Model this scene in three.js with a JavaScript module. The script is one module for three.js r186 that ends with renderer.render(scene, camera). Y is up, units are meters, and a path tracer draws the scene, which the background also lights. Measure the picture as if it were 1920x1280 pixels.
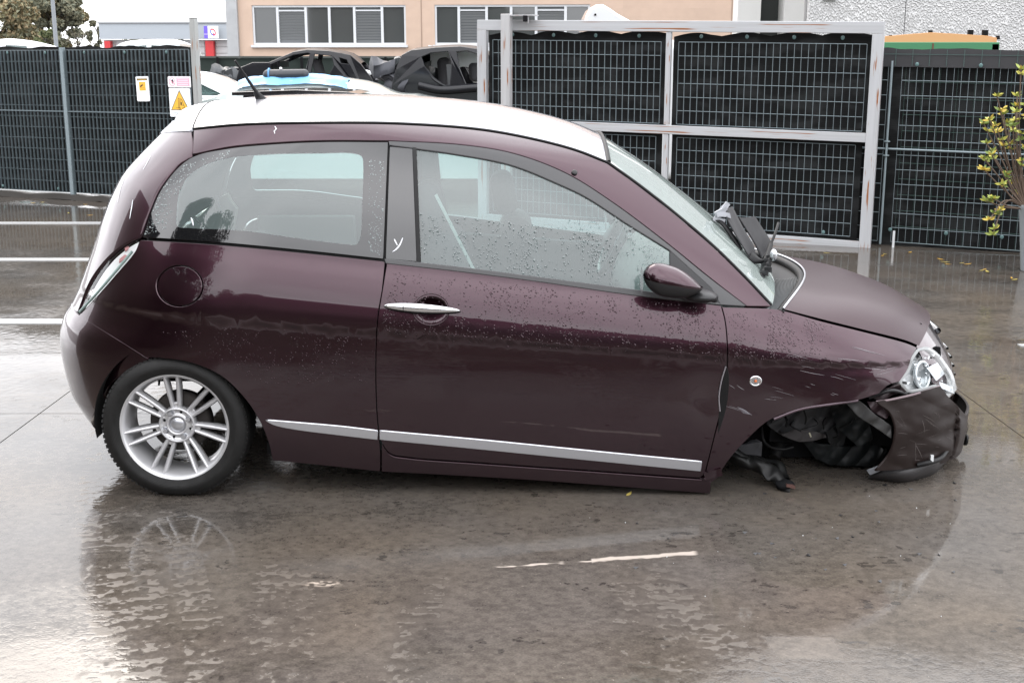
import * as THREE from 'three';
import { mergeGeometries } from 'three/addons/utils/BufferGeometryUtils.js';
import { RoundedBoxGeometry } from 'three/addons/geometries/RoundedBoxGeometry.js';

// ---------------------------------------------------------------- camera, sky, sun, exposure
const scene = new THREE.Scene();
const F = 2281, PITCH = 12.84 * Math.PI / 180, CAMH = 1.70;          // lens of the photograph, in pixels of a 1920 x 1280 frame
const camera = new THREE.PerspectiveCamera(2 * Math.atan(640 / F) * 180 / Math.PI, 1.5, 0.1, 2000);
camera.position.set(0, CAMH, 0); camera.rotation.x = -PITCH;
const renderer = new THREE.WebGLRenderer({ antialias: true });
renderer.setSize(1024, 682);
renderer.toneMapping = THREE.LinearToneMapping;
renderer.toneMappingExposure = 3.0;
renderer.shadowMap.enabled = true;

let seed = 7;
const rnd = () => { seed = (seed * 1664525 + 1013904223) >>> 0; return seed / 4294967296; };
const rr = (a, b) => a + (b - a) * rnd();
const clamp = (x, a, b) => Math.min(b, Math.max(a, x));
const sstep = (a, b, x) => { const t = clamp((x - a) / (b - a), 0, 1); return t * t * (3 - 2 * t); };
const lerp = (a, b, t) => a + (b - a) * t;
// value noise on an integer lattice
const PERM = new Float32Array(65536); for (let i = 0; i < 65536; i++) PERM[i] = rnd();
function vn(x, y) {
  const xi = Math.floor(x), yi = Math.floor(y); let fx = x - xi, fy = y - yi;
  fx = fx * fx * (3 - 2 * fx); fy = fy * fy * (3 - 2 * fy);
  const a = (xi & 255) | ((yi & 255) << 8), b = ((xi + 1) & 255) | ((yi & 255) << 8), c = (xi & 255) | (((yi + 1) & 255) << 8), d = ((xi + 1) & 255) | (((yi + 1) & 255) << 8);
  const p = PERM[a] + (PERM[b] - PERM[a]) * fx, q = PERM[c] + (PERM[d] - PERM[c]) * fx;
  return p + (q - p) * fy;
}
function fbm(x, y, o = 4) { let s = 0, a = 0.5, n = 0; for (let i = 0; i < o; i++) { s += a * vn(x + i * 37.3, y + i * 17.7); n += a; x *= 2.03; y *= 2.03; a *= 0.5; } return s / n; }

{ // overcast sky, computed: brighter towards the zenith, with soft cloud layers
  const w = 512, h = 256, d = new Float32Array(w * h * 4);
  for (let j = 0; j < h; j++) for (let i = 0; i < w; i++) {
    const el = (j + 0.5) / h * Math.PI - Math.PI / 2, az = i / w * Math.PI * 2;
    const se = Math.sin(el), k = 4 * (j * w + i);
    let L, t;
    if (el > 0) {
      const r = 1 / (se + 0.22), cx = Math.cos(az) * r * 1.6, cy = Math.sin(az) * r * 1.6;
      t = fbm(cx + 40, cy + 40, 5);
      L = (0.92 + 0.24 * se) * (0.50 + 1.0 * t);
    } else { L = 0.30; t = 0.5; }
    d[k] = L * (0.975 + 0.03 * t); d[k + 1] = L * 0.995; d[k + 2] = L * (1.045 - 0.03 * t); d[k + 3] = 1;
  }
  const t = new THREE.DataTexture(d, w, h, THREE.RGBAFormat, THREE.FloatType);
  t.mapping = THREE.EquirectangularReflectionMapping; t.magFilter = THREE.LinearFilter; t.minFilter = THREE.LinearFilter; t.wrapS = THREE.RepeatWrapping; t.needsUpdate = true;
  scene.background = t; scene.environment = t;
}
const sun = new THREE.DirectionalLight(0xfff4e8, 0.5);
sun.position.set(-8, 17, -24); sun.target.position.set(0, 0, -6);
sun.castShadow = true; sun.shadow.radius = 60; sun.shadow.mapSize.set(2048, 2048);
Object.assign(sun.shadow.camera, { left: -25, right: 25, top: 25, bottom: -25, near: 1, far: 80 });
scene.add(sun, sun.target);

// ---------------------------------------------------------------- helpers
const V3 = (x, y, z) => new THREE.Vector3(x, y, z);
const sp = Math.sin(PITCH), cp = Math.cos(PITCH);
function proj(p) { const ry = p[1] - CAMH, zc = -p[2] * cp - ry * sp, yc = ry * cp - p[2] * sp; return [960 + F * p[0] / zc, 640 - F * yc / zc]; }
function ray(u, v) { const x = (u - 960) / F, y = (640 - v) / F; return [x, y * cp - sp, -cp - y * sp]; }
function atD(u, v, D) { const r = ray(u, v), t = D / -r[2]; return [r[0] * t, CAMH + r[1] * t, -D]; }   // the point D metres in front, measured level
function atG(u, v, y = 0) { const r = ray(u, v), t = (y - CAMH) / r[1]; return [r[0] * t, y, r[2] * t]; }
const used = {};
function numbered(n) { const k = used[n] = (used[n] ?? -1) + 1; return k ? n + '_' + String(k).padStart(3, '0') : n; }
function shade(o) { o.traverse((m) => { if (m.isMesh) { m.castShadow = true; m.receiveShadow = true; } }); return o; }
function tag(o, label, category, group, kind) { if (label) o.userData.label = label; if (category) o.userData.category = category; if (group) o.userData.group = group; if (kind) o.userData.kind = kind; return o; }
function thing(name, label, category, pos = [0, 0, 0], turn = 0, group) {
  const o = new THREE.Group(); o.name = numbered(name); o.position.set(...pos); o.rotation.y = turn; scene.add(o);
  return tag(o, label, category, group);
}
function clean(g) {
  g = g.index ? g.toNonIndexed() : g.clone();
  if (!g.attributes.uv) g.setAttribute('uv', new THREE.BufferAttribute(new Float32Array(g.attributes.position.count * 2), 2));
  if (!g.attributes.normal) g.computeVertexNormals();
  for (const k of Object.keys(g.attributes)) if (!['position', 'normal', 'uv'].includes(k)) g.deleteAttribute(k);
  return g;
}
function merge(list) { return list.length === 1 ? list[0] : mergeGeometries(list.map(clean)); }
function obj(name, geos, mat, parent = scene) {
  const m = new THREE.Mesh(merge(Array.isArray(geos) ? geos : [geos]), mat);
  m.name = parent === scene ? numbered(name) : name; m.castShadow = m.receiveShadow = true; parent.add(m); return m;
}
function bx(x, y, z, w, h, d, r = 0) { const g = r ? new RoundedBoxGeometry(w, h, d, 2, r) : new THREE.BoxGeometry(w, h, d); g.translate(x, y, z); return g; }
function bar(a, b, r, n = 6) { // straight round bar
  const A = V3(...a), B = V3(...b), g = new THREE.CylinderGeometry(r, r, A.distanceTo(B), n);
  g.applyQuaternion(new THREE.Quaternion().setFromUnitVectors(V3(0, 1, 0), B.clone().sub(A).normalize())); const c = A.add(B).multiplyScalar(0.5); g.translate(c.x, c.y, c.z); return g;
}
function beam(a, b, w, h, up = [0, 1, 0]) { // straight square bar
  const A = V3(...a), B = V3(...b), z = B.clone().sub(A), L = z.length(); z.normalize();
  const x = V3(...up).cross(z).normalize(), y = z.clone().cross(x), g = new RoundedBoxGeometry(w, h, L, 1, Math.min(w, h) * 0.08);
  g.applyMatrix4(new THREE.Matrix4().makeBasis(x, y, z)); const c = A.add(B).multiplyScalar(0.5); g.translate(c.x, c.y, c.z); return g;
}
function tube(pts, r, seg = 24, n = 8) { return new THREE.TubeGeometry(new THREE.CatmullRomCurve3(pts.map((p) => V3(...p))), seg, r, n); }
function ext(pts, depth, bevel = 0, holes = []) { // flat outline in x, y given thickness along z
  const s = new THREE.Shape(pts.map((p) => new THREE.Vector2(p[0], p[1])));
  for (const h of holes) s.holes.push(new THREE.Path(h.map((p) => new THREE.Vector2(p[0], p[1]))));
  return new THREE.ExtrudeGeometry(s, { depth, bevelEnabled: bevel > 0, bevelSize: bevel, bevelThickness: bevel, bevelSegments: 2, curveSegments: 8 });
}
function jag(g, amp, sc = 6, sd = 0) { // uneven surface: pushes vertices by noise of their own position
  const p = g.attributes.position;
  for (let i = 0; i < p.count; i++) { const x = p.getX(i), y = p.getY(i), z = p.getZ(i);
    p.setXYZ(i, x + amp * (vn(y * sc + sd, z * sc + 9) - 0.5), y + amp * (vn(x * sc + 31 + sd, z * sc) - 0.5), z + amp * (vn(x * sc + 3, y * sc + 77 + sd) - 0.5)); }
  g.computeVertexNormals(); return g;
}
function catmull(pts, step = 9) { // smooth open line through points; a third entry 1 marks a corner
  const out = []; let run = [];
  const flush = () => {
    if (run.length === 2) { const n = Math.max(1, Math.round(Math.hypot(run[1][0] - run[0][0], run[1][1] - run[0][1]) / step)); for (let i = 0; i < n; i++) out.push([lerp(run[0][0], run[1][0], i / n), lerp(run[0][1], run[1][1], i / n)]); }
    else if (run.length > 2) { const c = new THREE.CatmullRomCurve3(run.map((p) => V3(p[0], p[1], 0)), false, 'centripetal'), n = Math.max(2, Math.round(c.getLength() / step)); for (let i = 0; i < n; i++) { const q = c.getPoint(i / n); out.push([q.x, q.y]); } }
  };
  pts.forEach((p, i) => { run.push(p); if (p[2] && i) { flush(); run = [p]; } });
  if (run.length > 1) flush();
  const l = pts[pts.length - 1]; out.push([l[0], l[1]]); return out;
}

// ---------------------------------------------------------------- textures and materials
function dtex(w, h, fn, { srgb = false, repeat } = {}) {
  const d = new Uint8Array(w * h * 4), o = [0, 0, 0, 1];
  for (let j = 0; j < h; j++) for (let i = 0; i < w; i++) { fn((i + 0.5) / w, (j + 0.5) / h, o); const k = 4 * (j * w + i); for (let c = 0; c < 3; c++) d[k + c] = clamp(o[c] * 255, 0, 255); d[k + 3] = 255; }
  const t = new THREE.DataTexture(d, w, h, THREE.RGBAFormat); t.magFilter = THREE.LinearFilter; t.minFilter = THREE.LinearMipmapLinearFilter; t.generateMipmaps = true;
  t.wrapS = t.wrapT = THREE.RepeatWrapping; if (repeat) t.repeat.set(...repeat); if (srgb) t.colorSpace = THREE.SRGBColorSpace; t.needsUpdate = true; return t;
}
const toS = (l) => l <= 0.0031308 ? 12.92 * l : 1.055 * Math.pow(l, 1 / 2.4) - 0.055;   // linear to the bytes of an sRGB map
const C = (r, g, b) => new THREE.Color().setRGB(r, g, b);
const std = (c, rough = 0.6, metal = 0, more = {}) => new THREE.MeshPhysicalMaterial({ color: C(...c), roughness: rough, metalness: metal, ...more });
const tileNoise = (u, v, n, o = 4) => { // noise that repeats on the unit square
  const a = sstep(0, 1, u), b = sstep(0, 1, v); return lerp(lerp(fbm(u * n, v * n, o), fbm((u - 1) * n + 900, v * n, o), 0), 0, 0) * 1 + 0 * a * b; };
const M = {
  paint: std([0.040, 0.0155, 0.0235], 0.30, 0.95, { clearcoat: 1, clearcoatRoughness: 0.02 }),
  silver: std([0.31, 0.315, 0.345], 0.35, 0.5, { clearcoat: 1, clearcoatRoughness: 0.04 }),
  black: std([0.007, 0.007, 0.0075], 0.5, 0, { specularIntensity: 0.5 }),
  gloss: std([0.008, 0.008, 0.009], 0.12, 0, { clearcoat: 1, clearcoatRoughness: 0.02 }),
  rubber: std([0.014, 0.014, 0.0145], 0.55, 0, { specularIntensity: 0.5 }),
  trim: std([0.020, 0.020, 0.0215], 0.42, 0, { specularIntensity: 0.8 }),
  chrome: std([0.78, 0.79, 0.81], 0.16, 1),
  satin: std([0.55, 0.56, 0.59], 0.3, 0.8),
  alloy: std([0.58, 0.58, 0.59], 0.34, 0.55, { clearcoat: 0.6, clearcoatRoughness: 0.1 }),
  screen: std([0.50, 0.58, 0.55], 0.0, 0, { transmission: 0.55, thickness: 0, ior: 1.75 }),
  hood: std([0.036, 0.0155, 0.0205], 0.48, 0.6, { clearcoat: 0.38, clearcoatRoughness: 0.26, specularIntensity: 0.6 }),
  glass: std([0.62, 0.765, 0.755], 0.0, 0, { transmission: 0.89, thickness: 0, ior: 1.75 }),
  lens: std([0.97, 0.98, 0.98], 0.03, 0, { transmission: 1, thickness: 0, ior: 1.5 }),
  white: std([0.66, 0.68, 0.69], 0.25, 0, { clearcoat: 1, clearcoatRoughness: 0.05 }),
  dark: std([0.008, 0.008, 0.009], 0.8, 0, { specularIntensity: 0.3 }),
  greyPlastic: std([0.06, 0.065, 0.068], 0.6),
  seat: std([0.05, 0.05, 0.055], 0.9, 0, { sheen: 0.3, sheenRoughness: 0.6, sheenColor: C(0.3, 0.3, 0.3) }),
  beige: std([0.50, 0.49, 0.43], 0.8),
};

// ---------------------------------------------------------------- ground: wet concrete slabs on a level yard
const TRK = [[-0.70, -3.4, -0.06, -1, 0.12, -4.05], [-1.42, -4.1, -0.330, -1, 0.14, -9], [-1.12, -3.9, -0.30, -1, 0.07, -9], [0.42, -3.3, 0.12, -1, 0.13, -3.95], [0.66, -3.3, -0.24, -1, 0.08, -4.0], [-0.30, -3.3, 0.10, -1, 0.07, -3.9]];   // tyre tracks: a point, a heading, a half width
const G = {};
function groundAt(x, z, fine) {
  const n1 = fbm(x * 0.9 + 5, z * 1.3 + 2, 4), n2 = fbm(x * 5 + 50, z * 7 + 11, 4), n3 = vn(x * 46 + 3, z * 60 + 8);
  const g = fine ? vn(x * 210, z * 230) * 0.6 + vn(x * 390 + 7, z * 410) * 0.4 : 0.5;
  let track = 0, rip = 0;
  for (const [tx, tz, dx, dz, hw, zEnd] of TRK) {
    const L = Math.hypot(dx, dz), ex = dx / L, ez = dz / L, ax = x - tx, az = z - tz, s = ax * ex + az * ez, q = -ax * ez + az * ex + 0.03 * Math.sin(s * 3);
    const m = (1 - sstep(hw * 0.7, hw * 1.35, Math.abs(q) + 0.07 * (n2 - 0.5))) * sstep(zEnd - 0.15, zEnd + 0.25, z + 0.3 * (n2 - 0.5));
    if (m > 0) { track = Math.max(track, m); rip += m * (0.5 + 0.5 * Math.sin(s / 0.073 * 6.283 + 9 * (n2 - 0.5) + 5 * n3 + q * 9)); }
  }
  rip = Math.min(rip, 1);
  const dirt = sstep(0.42, 0.70, n1 * 0.6 + n2 * 0.4);
  let a = 0.083 + 0.070 * (n1 - 0.5) + 0.062 * (n2 - 0.5) + 0.036 * (n3 - 0.5) + 0.050 * (g - 0.5);
  const n4 = fine ? fbm(x * 60, z * 44, 3) : 0.5, dash = track * sstep(0.30, 0.95, rip + 0.9 * (n4 - 0.5) + 0.3 * (n3 - 0.5)) * sstep(0.34, 0.62, n2 + 0.3 * (n1 - 0.5) + 0.4 * (n4 - 0.5));
  a *= 1 - 0.18 * dirt - 0.14 * track; a += 0.026 * dash;
  const warm = 0.5 + 0.9 * (fbm(x * 1.7 + 80, z * 1.7 + 20, 3) - 0.5);
  const spot = sstep(0.70, 0.76, fbm(x * 7 + 400, z * 9 + 90, 2)) * sstep(0.60, 0.72, fbm(x * 33 + 1, z * 40, 3)); a *= 1 - 0.5 * spot;
  const chip = fine ? sstep(0.955, 0.985, vn(x * 160 + 77, z * 160 + 15)) : 0; a += 0.10 * chip;
  // white streak broken up at its left end, plus a small patch
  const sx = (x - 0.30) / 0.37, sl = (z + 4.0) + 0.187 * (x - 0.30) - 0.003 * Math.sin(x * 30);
  let pale_streak = (1 - sstep(0.93, 1, Math.abs(sx))) * (1 - sstep(0.011, 0.022, Math.abs(sl) + 0.014 * (n3 - 0.35) + (x < 0.28 ? 0.022 * vn(x * 40, z * 90) : 0)));
  pale_streak = Math.max(pale_streak, (1 - sstep(0.3, 1, Math.hypot((x + 0.64) / 0.09, (z + 3.8) / 0.03))) * sstep(0.5, 0.62, vn(x * 70, z * 130)) * 0.8);
  const dry = (1 - sstep(0.8, 1.05, Math.max(Math.abs(x - 0.875) / 0.11, Math.abs(z + 3.34) / 0.075) + 0.2 * (n2 - 0.5))); a *= 1 + 0.28 * dry;
  a = lerp(a, 0.42, pale_streak);
  G.r = a * (1.04 + 0.16 * warm); G.g = a * (0.97 - 0.005 * warm); G.b = a * (0.91 - 0.18 * warm);
  // water film: smooth where it stands, rougher where the surface shows through
  const film = sstep(0.30, 0.62, fbm(x * 1.3 + 21, z * 1.9 + 61, 4) + 0.10 * (n2 - 0.5));
  let r = lerp(0.17, 0.05, film) + 0.10 * (n3 - 0.5) * (1 - film * 0.7) + 0.06 * (g - 0.5);
  r += 0.34 * dash - 0.03 * track + 0.10 * spot;
  r = lerp(r, 0.4, dry * 0.8);
  G.rough = clamp(r, 0.02, 0.6);
  G.h = 0.5 + (1 - film * 0.75) * (0.30 * (n2 - 0.5) + 0.26 * (n3 - 0.5) + 0.34 * (g - 0.5)) + track * 0.20 * (rip - 0.5) * (0.4 + 1.2 * n2);
  return G;
}
function groundMat(x0, z0, w, d, px, pz, fine, bump) {
  const a = new Uint8Array(px * pz * 4), b = new Uint8Array(px * pz * 4);
  for (let j = 0; j < pz; j++) for (let i = 0; i < px; i++) {
    const q = groundAt(x0 + (i + 0.5) / px * w, z0 + (j + 0.5) / pz * d, fine), k = 4 * (j * px + i);
    a[k] = 255 * toS(q.r); a[k + 1] = 255 * toS(q.g); a[k + 2] = 255 * toS(q.b); a[k + 3] = 255;
    b[k] = b[k + 2] = 255 * clamp(q.h, 0, 1); b[k + 1] = 255 * q.rough; b[k + 3] = 255;
  }
  const t = (arr, s) => { const x = new THREE.DataTexture(arr, px, pz, THREE.RGBAFormat); x.magFilter = THREE.LinearFilter; x.minFilter = THREE.LinearMipmapLinearFilter; x.generateMipmaps = true; x.wrapS = x.wrapT = THREE.RepeatWrapping; if (s) x.colorSpace = THREE.SRGBColorSpace; x.needsUpdate = true; return x; };
  const b2 = new Uint8Array(b); for (let k = 0; k < b2.length; k += 4) b2[k + 1] = b2[k];
  return new THREE.MeshPhysicalMaterial({ map: t(a, true), roughnessMap: t(b), bumpMap: t(b2), bumpScale: bump, roughness: 1, metalness: 0, ior: 1.46 });
}
{
  const far = obj('ground', new THREE.PlaneGeometry(1600, 1600).rotateX(-Math.PI / 2).translate(0, -0.16, 0), std([0.10, 0.095, 0.09], 0.7));
  tag(far, 'wide dark ground of the yard running out to the horizon', null, null, 'structure');
  const yard = thing('pavement', 'wet grey brown concrete slabs of the yard'); yard.userData.kind = 'structure';
  const X = [-11.86, -7.11, -2.36, 2.39, 7.14, 11.9], Z = [-15.9 - 4.75, -15.34 + 0.0, -10.59, -5.84, -1.09, 3.66, 8.4];
  const X0 = -12, Z0 = -21, WW = 24, DD = 30;
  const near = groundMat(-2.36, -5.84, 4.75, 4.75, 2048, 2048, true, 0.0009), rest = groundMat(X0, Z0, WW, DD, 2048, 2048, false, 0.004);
  for (let i = 0; i < 5; i++) for (let j = 0; j < 6; j++) {
    const fg = i === 2 && j === 3, w = X[i + 1] - X[i] - 0.006, d = Z[j + 1] - Z[j] - 0.006;
    const g = new THREE.BoxGeometry(w, 0.14, d).translate((X[i] + X[i + 1]) / 2, -0.07, (Z[j] + Z[j + 1]) / 2);
    const p = g.attributes.position, uv = g.attributes.uv;
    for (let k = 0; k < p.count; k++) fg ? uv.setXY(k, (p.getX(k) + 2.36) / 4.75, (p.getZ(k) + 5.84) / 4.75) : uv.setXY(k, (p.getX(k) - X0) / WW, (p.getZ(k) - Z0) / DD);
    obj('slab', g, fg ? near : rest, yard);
  }
  // painted bay lines
  const pm = std([0.33, 0.335, 0.335], 0.3, 0, { ior: 1.36 });
  for (const [va, vb, hh] of [[418, 418, 4], [486.5, 486.5, 5], [602, 604, 7]]) {
    const a = atG(-60, va - hh / 2), b = atG(420, va - hh / 2 + 1), c = atG(420, vb + hh / 2 + 1), d = atG(-60, vb + hh / 2), z0 = (a[2] + b[2]) / 2, z1 = (c[2] + d[2]) / 2;
    const m = obj('bay_line', bx(a[0] / 2 + b[0] / 2 - 1.0, 0.002, (z0 + z1) / 2, b[0] - a[0] + 3, 0.008, Math.abs(z0 - z1)), pm);
    tag(m, va < 450 ? 'farthest thin white bay line painted on the concrete by the left fence' : va < 550 ? 'middle white bay line painted on the concrete behind the car' : 'nearest white bay line painted on the concrete, ending behind the rear lamp', 'painted line', null, 'structure');
  }
  { const p = atG(1950, 648); tag(obj('bay_line', bx(p[0] + 0.35, 0.002, p[2], 0.95, 0.008, 0.06), pm), 'short white line painted on the concrete at the right edge', 'painted line', null, 'structure'); }
}

// ---------------------------------------------------------------- fence line: local x runs along it to the right, local z towards the camera
const FA = Math.atan2(0.407, 0.913), FO = [3.37, 0, -11.6], FE = [Math.cos(FA), Math.sin(FA)], FN = [-Math.sin(FA), Math.cos(FA)];
function onFence(u, v, off = 0) { // the [along, height] where that line of sight meets the fence plane, off metres in front of it
  const r = ray(u, v), t = (FO[0] * FN[0] + FO[2] * FN[1] + off) / (r[0] * FN[0] + r[2] * FN[1]);
  return [(r[0] * t - FO[0]) * FE[0] + (r[2] * t - FO[2]) * FE[1], CAMH + r[1] * t];
}
const ft = (u, off = 0) => onFence(u, 250, off)[0];
function fenceGroup(name, label, cat) { return thing(name, label, cat, FO, -FA); }
const galv = std([0.22, 0.27, 0.29], 0.5, 0.25), galvL = std([0.13, 0.165, 0.18], 0.5, 0.2), galvD = std([0.20, 0.25, 0.27], 0.5, 0.3);
const netTex = dtex(256, 256, (u, v, o) => { const w = 0.5 + 0.5 * Math.sin(v * 6.283 * 64), n = fbm(u * 5, v * 9, 4), s = 0.0075 + 0.003 * w + 0.014 * sstep(0.46, 0.75, n); o[0] = toS(s * 1.0); o[1] = toS(s * 1.05); o[2] = toS(s * 1.08); }, { srgb: true, repeat: [0.7, 0.9] });
const netM = new THREE.MeshPhysicalMaterial({ map: netTex, roughness: 0.8, specularIntensity: 0.3, side: THREE.DoubleSide });
function net(x0, x1, y0, y1, z, scal = 0.05, n = 4) { // dark shade cloth, laced at points so its upper edge sags between them
  const nx = 80, ny = 16, g = new THREE.PlaneGeometry(1, 1, nx, ny), p = g.attributes.position, uv = g.attributes.uv;
  for (let i = 0; i < p.count; i++) {
    const a = p.getX(i) + 0.5, b = p.getY(i) + 0.5, x = lerp(x0, x1, a), sag = scal * Math.abs(Math.sin(a * n * Math.PI)) + 0.012 * (vn(x * 9, 3) - 0.5);
    const y = lerp(y0, y1 - scal + sag, b); p.setXYZ(i, x, y, z + 0.025 * (fbm(x * 1.5, y * 1.2, 3) - 0.5)); uv.setXY(i, x, y);
  }
  g.computeVertexNormals(); return g;
}
function mesh(x0, x1, y0, y1, z, pitch = 0.062, row = 0.132, dep = 0.025) { // welded grating: flat upright bars and round cross rods
  const l = []; const n = Math.round((x1 - x0) / pitch), m = Math.round((y1 - y0) / row);
  for (let i = 0; i <= n; i++) l.push(bx(lerp(x0, x1, i / n), (y0 + y1) / 2, z, 0.0026, y1 - y0, dep));
  for (let j = 0; j <= m; j++) l.push(bar([x0, lerp(y0, y1, j / m), z], [x1, lerp(y0, y1, j / m), z], 0.0033, 5));
  return l;
}
const clipM = std([0.09, 0.16, 0.16], 0.5);
const clip = (x, y, z) => { const g = new THREE.SphereGeometry(0.018, 8, 6); g.scale(1, 1.1, 0.4); g.translate(x, y, z); return g; };
{ // left fence
  const f = fenceGroup('mesh_fence', 'low grey welded mesh fence backed with black shade cloth, left of the car', 'fence');
  const a = ft(-260), p0 = ft(128), e = ft(362), top = 1.90, bot = 0.10;
  const bars = (x0, x1) => tag(obj('wire_grid', mesh(x0, x1, bot, top - 0.03, 0.0), galvL, f), null, null, null, 'stuff');
  bars(a, p0 - 0.05); bars(p0 + 0.05, e);
  obj('post', [bx(p0, top / 2, 0.0, 0.055, top, 0.055, 0.004)], galv, f); obj('post', [bx(a, top / 2, 0, 0.055, top, 0.055)], galv, f);
  obj('rail', [bx((a + e) / 2, 1.12, 0.016, e - a, 0.014, 0.006)], galvL, f);
  obj('shade_cloth', net(a, e, 0.09, top + 0.02, -0.04, 0.025, 9), netM, f);
  for (let i = 0; i < 9; i++) obj('clip', clip(lerp(a, e, (i + 0.5) / 9), top - 0.06, 0.02), clipM, f);
  for (let i = 0; i < 6; i++) obj('clip', clip(lerp(a, e, (i + 0.7) / 6), 0.14, 0.02), clipM, f);
  obj('kerb', jag(new THREE.BoxGeometry(e - a, 0.07, 0.12, 60, 1, 2).translate((a + e) / 2, 0.03, -0.03), 0.03, 5), std([0.05, 0.045, 0.04], 0.8), f);
  const f2 = fenceGroup('gate_post', 'weathered pale grey square post at the end of the left fence, by the warning signs', 'post');
  const t0 = ft(374), y1 = onFence(374, 34)[1];
  obj('post', [bx(t0, y1 / 2, 0, 0.075, y1, 0.075, 0.006)], null || (M.rusty = rustMat([0.36, 0.37, 0.36])), f2); obj('cap', bx(t0, y1 + 0.004, 0, 0.082, 0.008, 0.082), M.rusty, f2);
}
function rustMat(c) {
  const t = dtex(256, 512, (u, v, o) => { const n = fbm(u * 6, v * 7, 5), k = sstep(0.69, 0.78, n), d = 0.9 + 0.2 * (fbm(u * 4 + 9, v * 5, 3) - 0.5); o[0] = toS(lerp(c[0] * d, 0.26, k)); o[1] = toS(lerp(c[1] * d, 0.10, k)); o[2] = toS(lerp(c[2] * d, 0.035, k)); }, { srgb: true });
  return new THREE.MeshPhysicalMaterial({ map: t, roughness: 0.45 });
}
{ // sliding gate
  const O = 0.10, f = fenceGroup('sliding_gate', 'tall sliding gate with rusty pale grey steel frame and black cloth behind its mesh', 'gate');
  const L = ft(906, O), R = ft(1636, O), top = 2.15, bot = 0.02, w = 0.105, mid = ft(1250, O), my = 1.10, d = 0.06;
  const fr = rustMat([0.47, 0.48, 0.495]);
  f.rotation.z = 0; const S = (x) => -0.018 * (x - L);            // the gate follows the slight fall of the yard
  const rail = (x0, x1, y, h) => beam([x0, y + S(x0), O], [x1, y + S(x1), O], d, h);
  obj('frame_rail', rail(L - w / 2, R + w / 2, top - w / 2, w), fr, f); obj('frame_rail', rail(L + w / 2, R - w / 2, my, 0.085), fr, f); obj('frame_rail', rail(L + w / 2, R - w / 2, bot + w / 2, w), fr, f);
  for (const x of [L, R]) obj('stile', bx(x, (top - w + S(x) + bot + S(x)) / 2, O, w, top - w - bot - 0.002, d + 0.004, 0.004), fr, f);
  obj('stile', bx(mid, (my + 0.05 + top - w) / 2 + S(mid), O, 0.05, top - w - my - 0.05, 0.045), fr, f); obj('stile', bx(mid, (my + bot + w) / 2 - 0.02 + S(mid), O, 0.05, my - bot - w - 0.045, 0.045), fr, f);
  for (const [x0, x1, y0, y1] of [[L + 0.1, mid - 0.09, my + 0.055, top - 0.20], [mid + 0.09, R - 0.10, my + 0.055, top - 0.20], [L + 0.1, mid - 0.12, 0.16, my - 0.075], [mid + 0.10, R - 0.15, 0.16, my - 0.075]]) {
    const k = (S(x0) + S(x1)) / 2, gm = merge(mesh(x0, x1, y0 + k, y1 + k, O - 0.035, 0.066, 0.133, 0.018));
    const p = gm.attributes.position; for (let i = 0; i < p.count; i++) p.setY(i, p.getY(i) + S(p.getX(i)) - k);
    tag(obj('wire_grid', gm, galv, f), null, null, null, 'stuff');
    const sg = net(x0 - 0.06, x1 + 0.06, y0 - 0.05 + k, y1 + (y1 > 1.4 ? 0.10 : 0.06) + k, O - 0.065, y1 > 1.4 ? 0.035 : 0.01, 4); obj('shade_cloth', sg, netM, f);
    if (y1 > 1.4) for (let i = 0; i < 4; i++) obj('clip', clip(lerp(x0, x1, (i + 0.5) / 4), y1 + 0.055 + S(lerp(x0, x1, (i + 0.5) / 4)), O - 0.03), clipM, f);
    else obj('clip', clip(x1 - 0.25, y0 + 0.03 + S(x1), O - 0.02), clipM, f);
  }
  // guide post in front of the gate
  const g = fenceGroup('guide_post', 'rusty pale grey guide post standing before the left end of the sliding gate', 'post'), t = ft(950, O + 0.14), y1 = onFence(950, 26, O + 0.14)[1];
  obj('post', bx(t, y1 / 2, O + 0.14, 0.10, y1, 0.08, 0.006), rustMat([0.47, 0.47, 0.475]), g);
  obj('bracket', [bx(t + 0.13, y1 - 0.015, O + 0.09, 0.34, 0.012, 0.16), bx(t + 0.22, y1 - 0.06, O + 0.145, 0.05, 0.07, 0.02)], fr, g); obj('roller', new THREE.CylinderGeometry(0.025, 0.025, 0.06, 12).translate(t + 0.22, y1 - 0.05, O + 0.165), M.dark, g);
}
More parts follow.
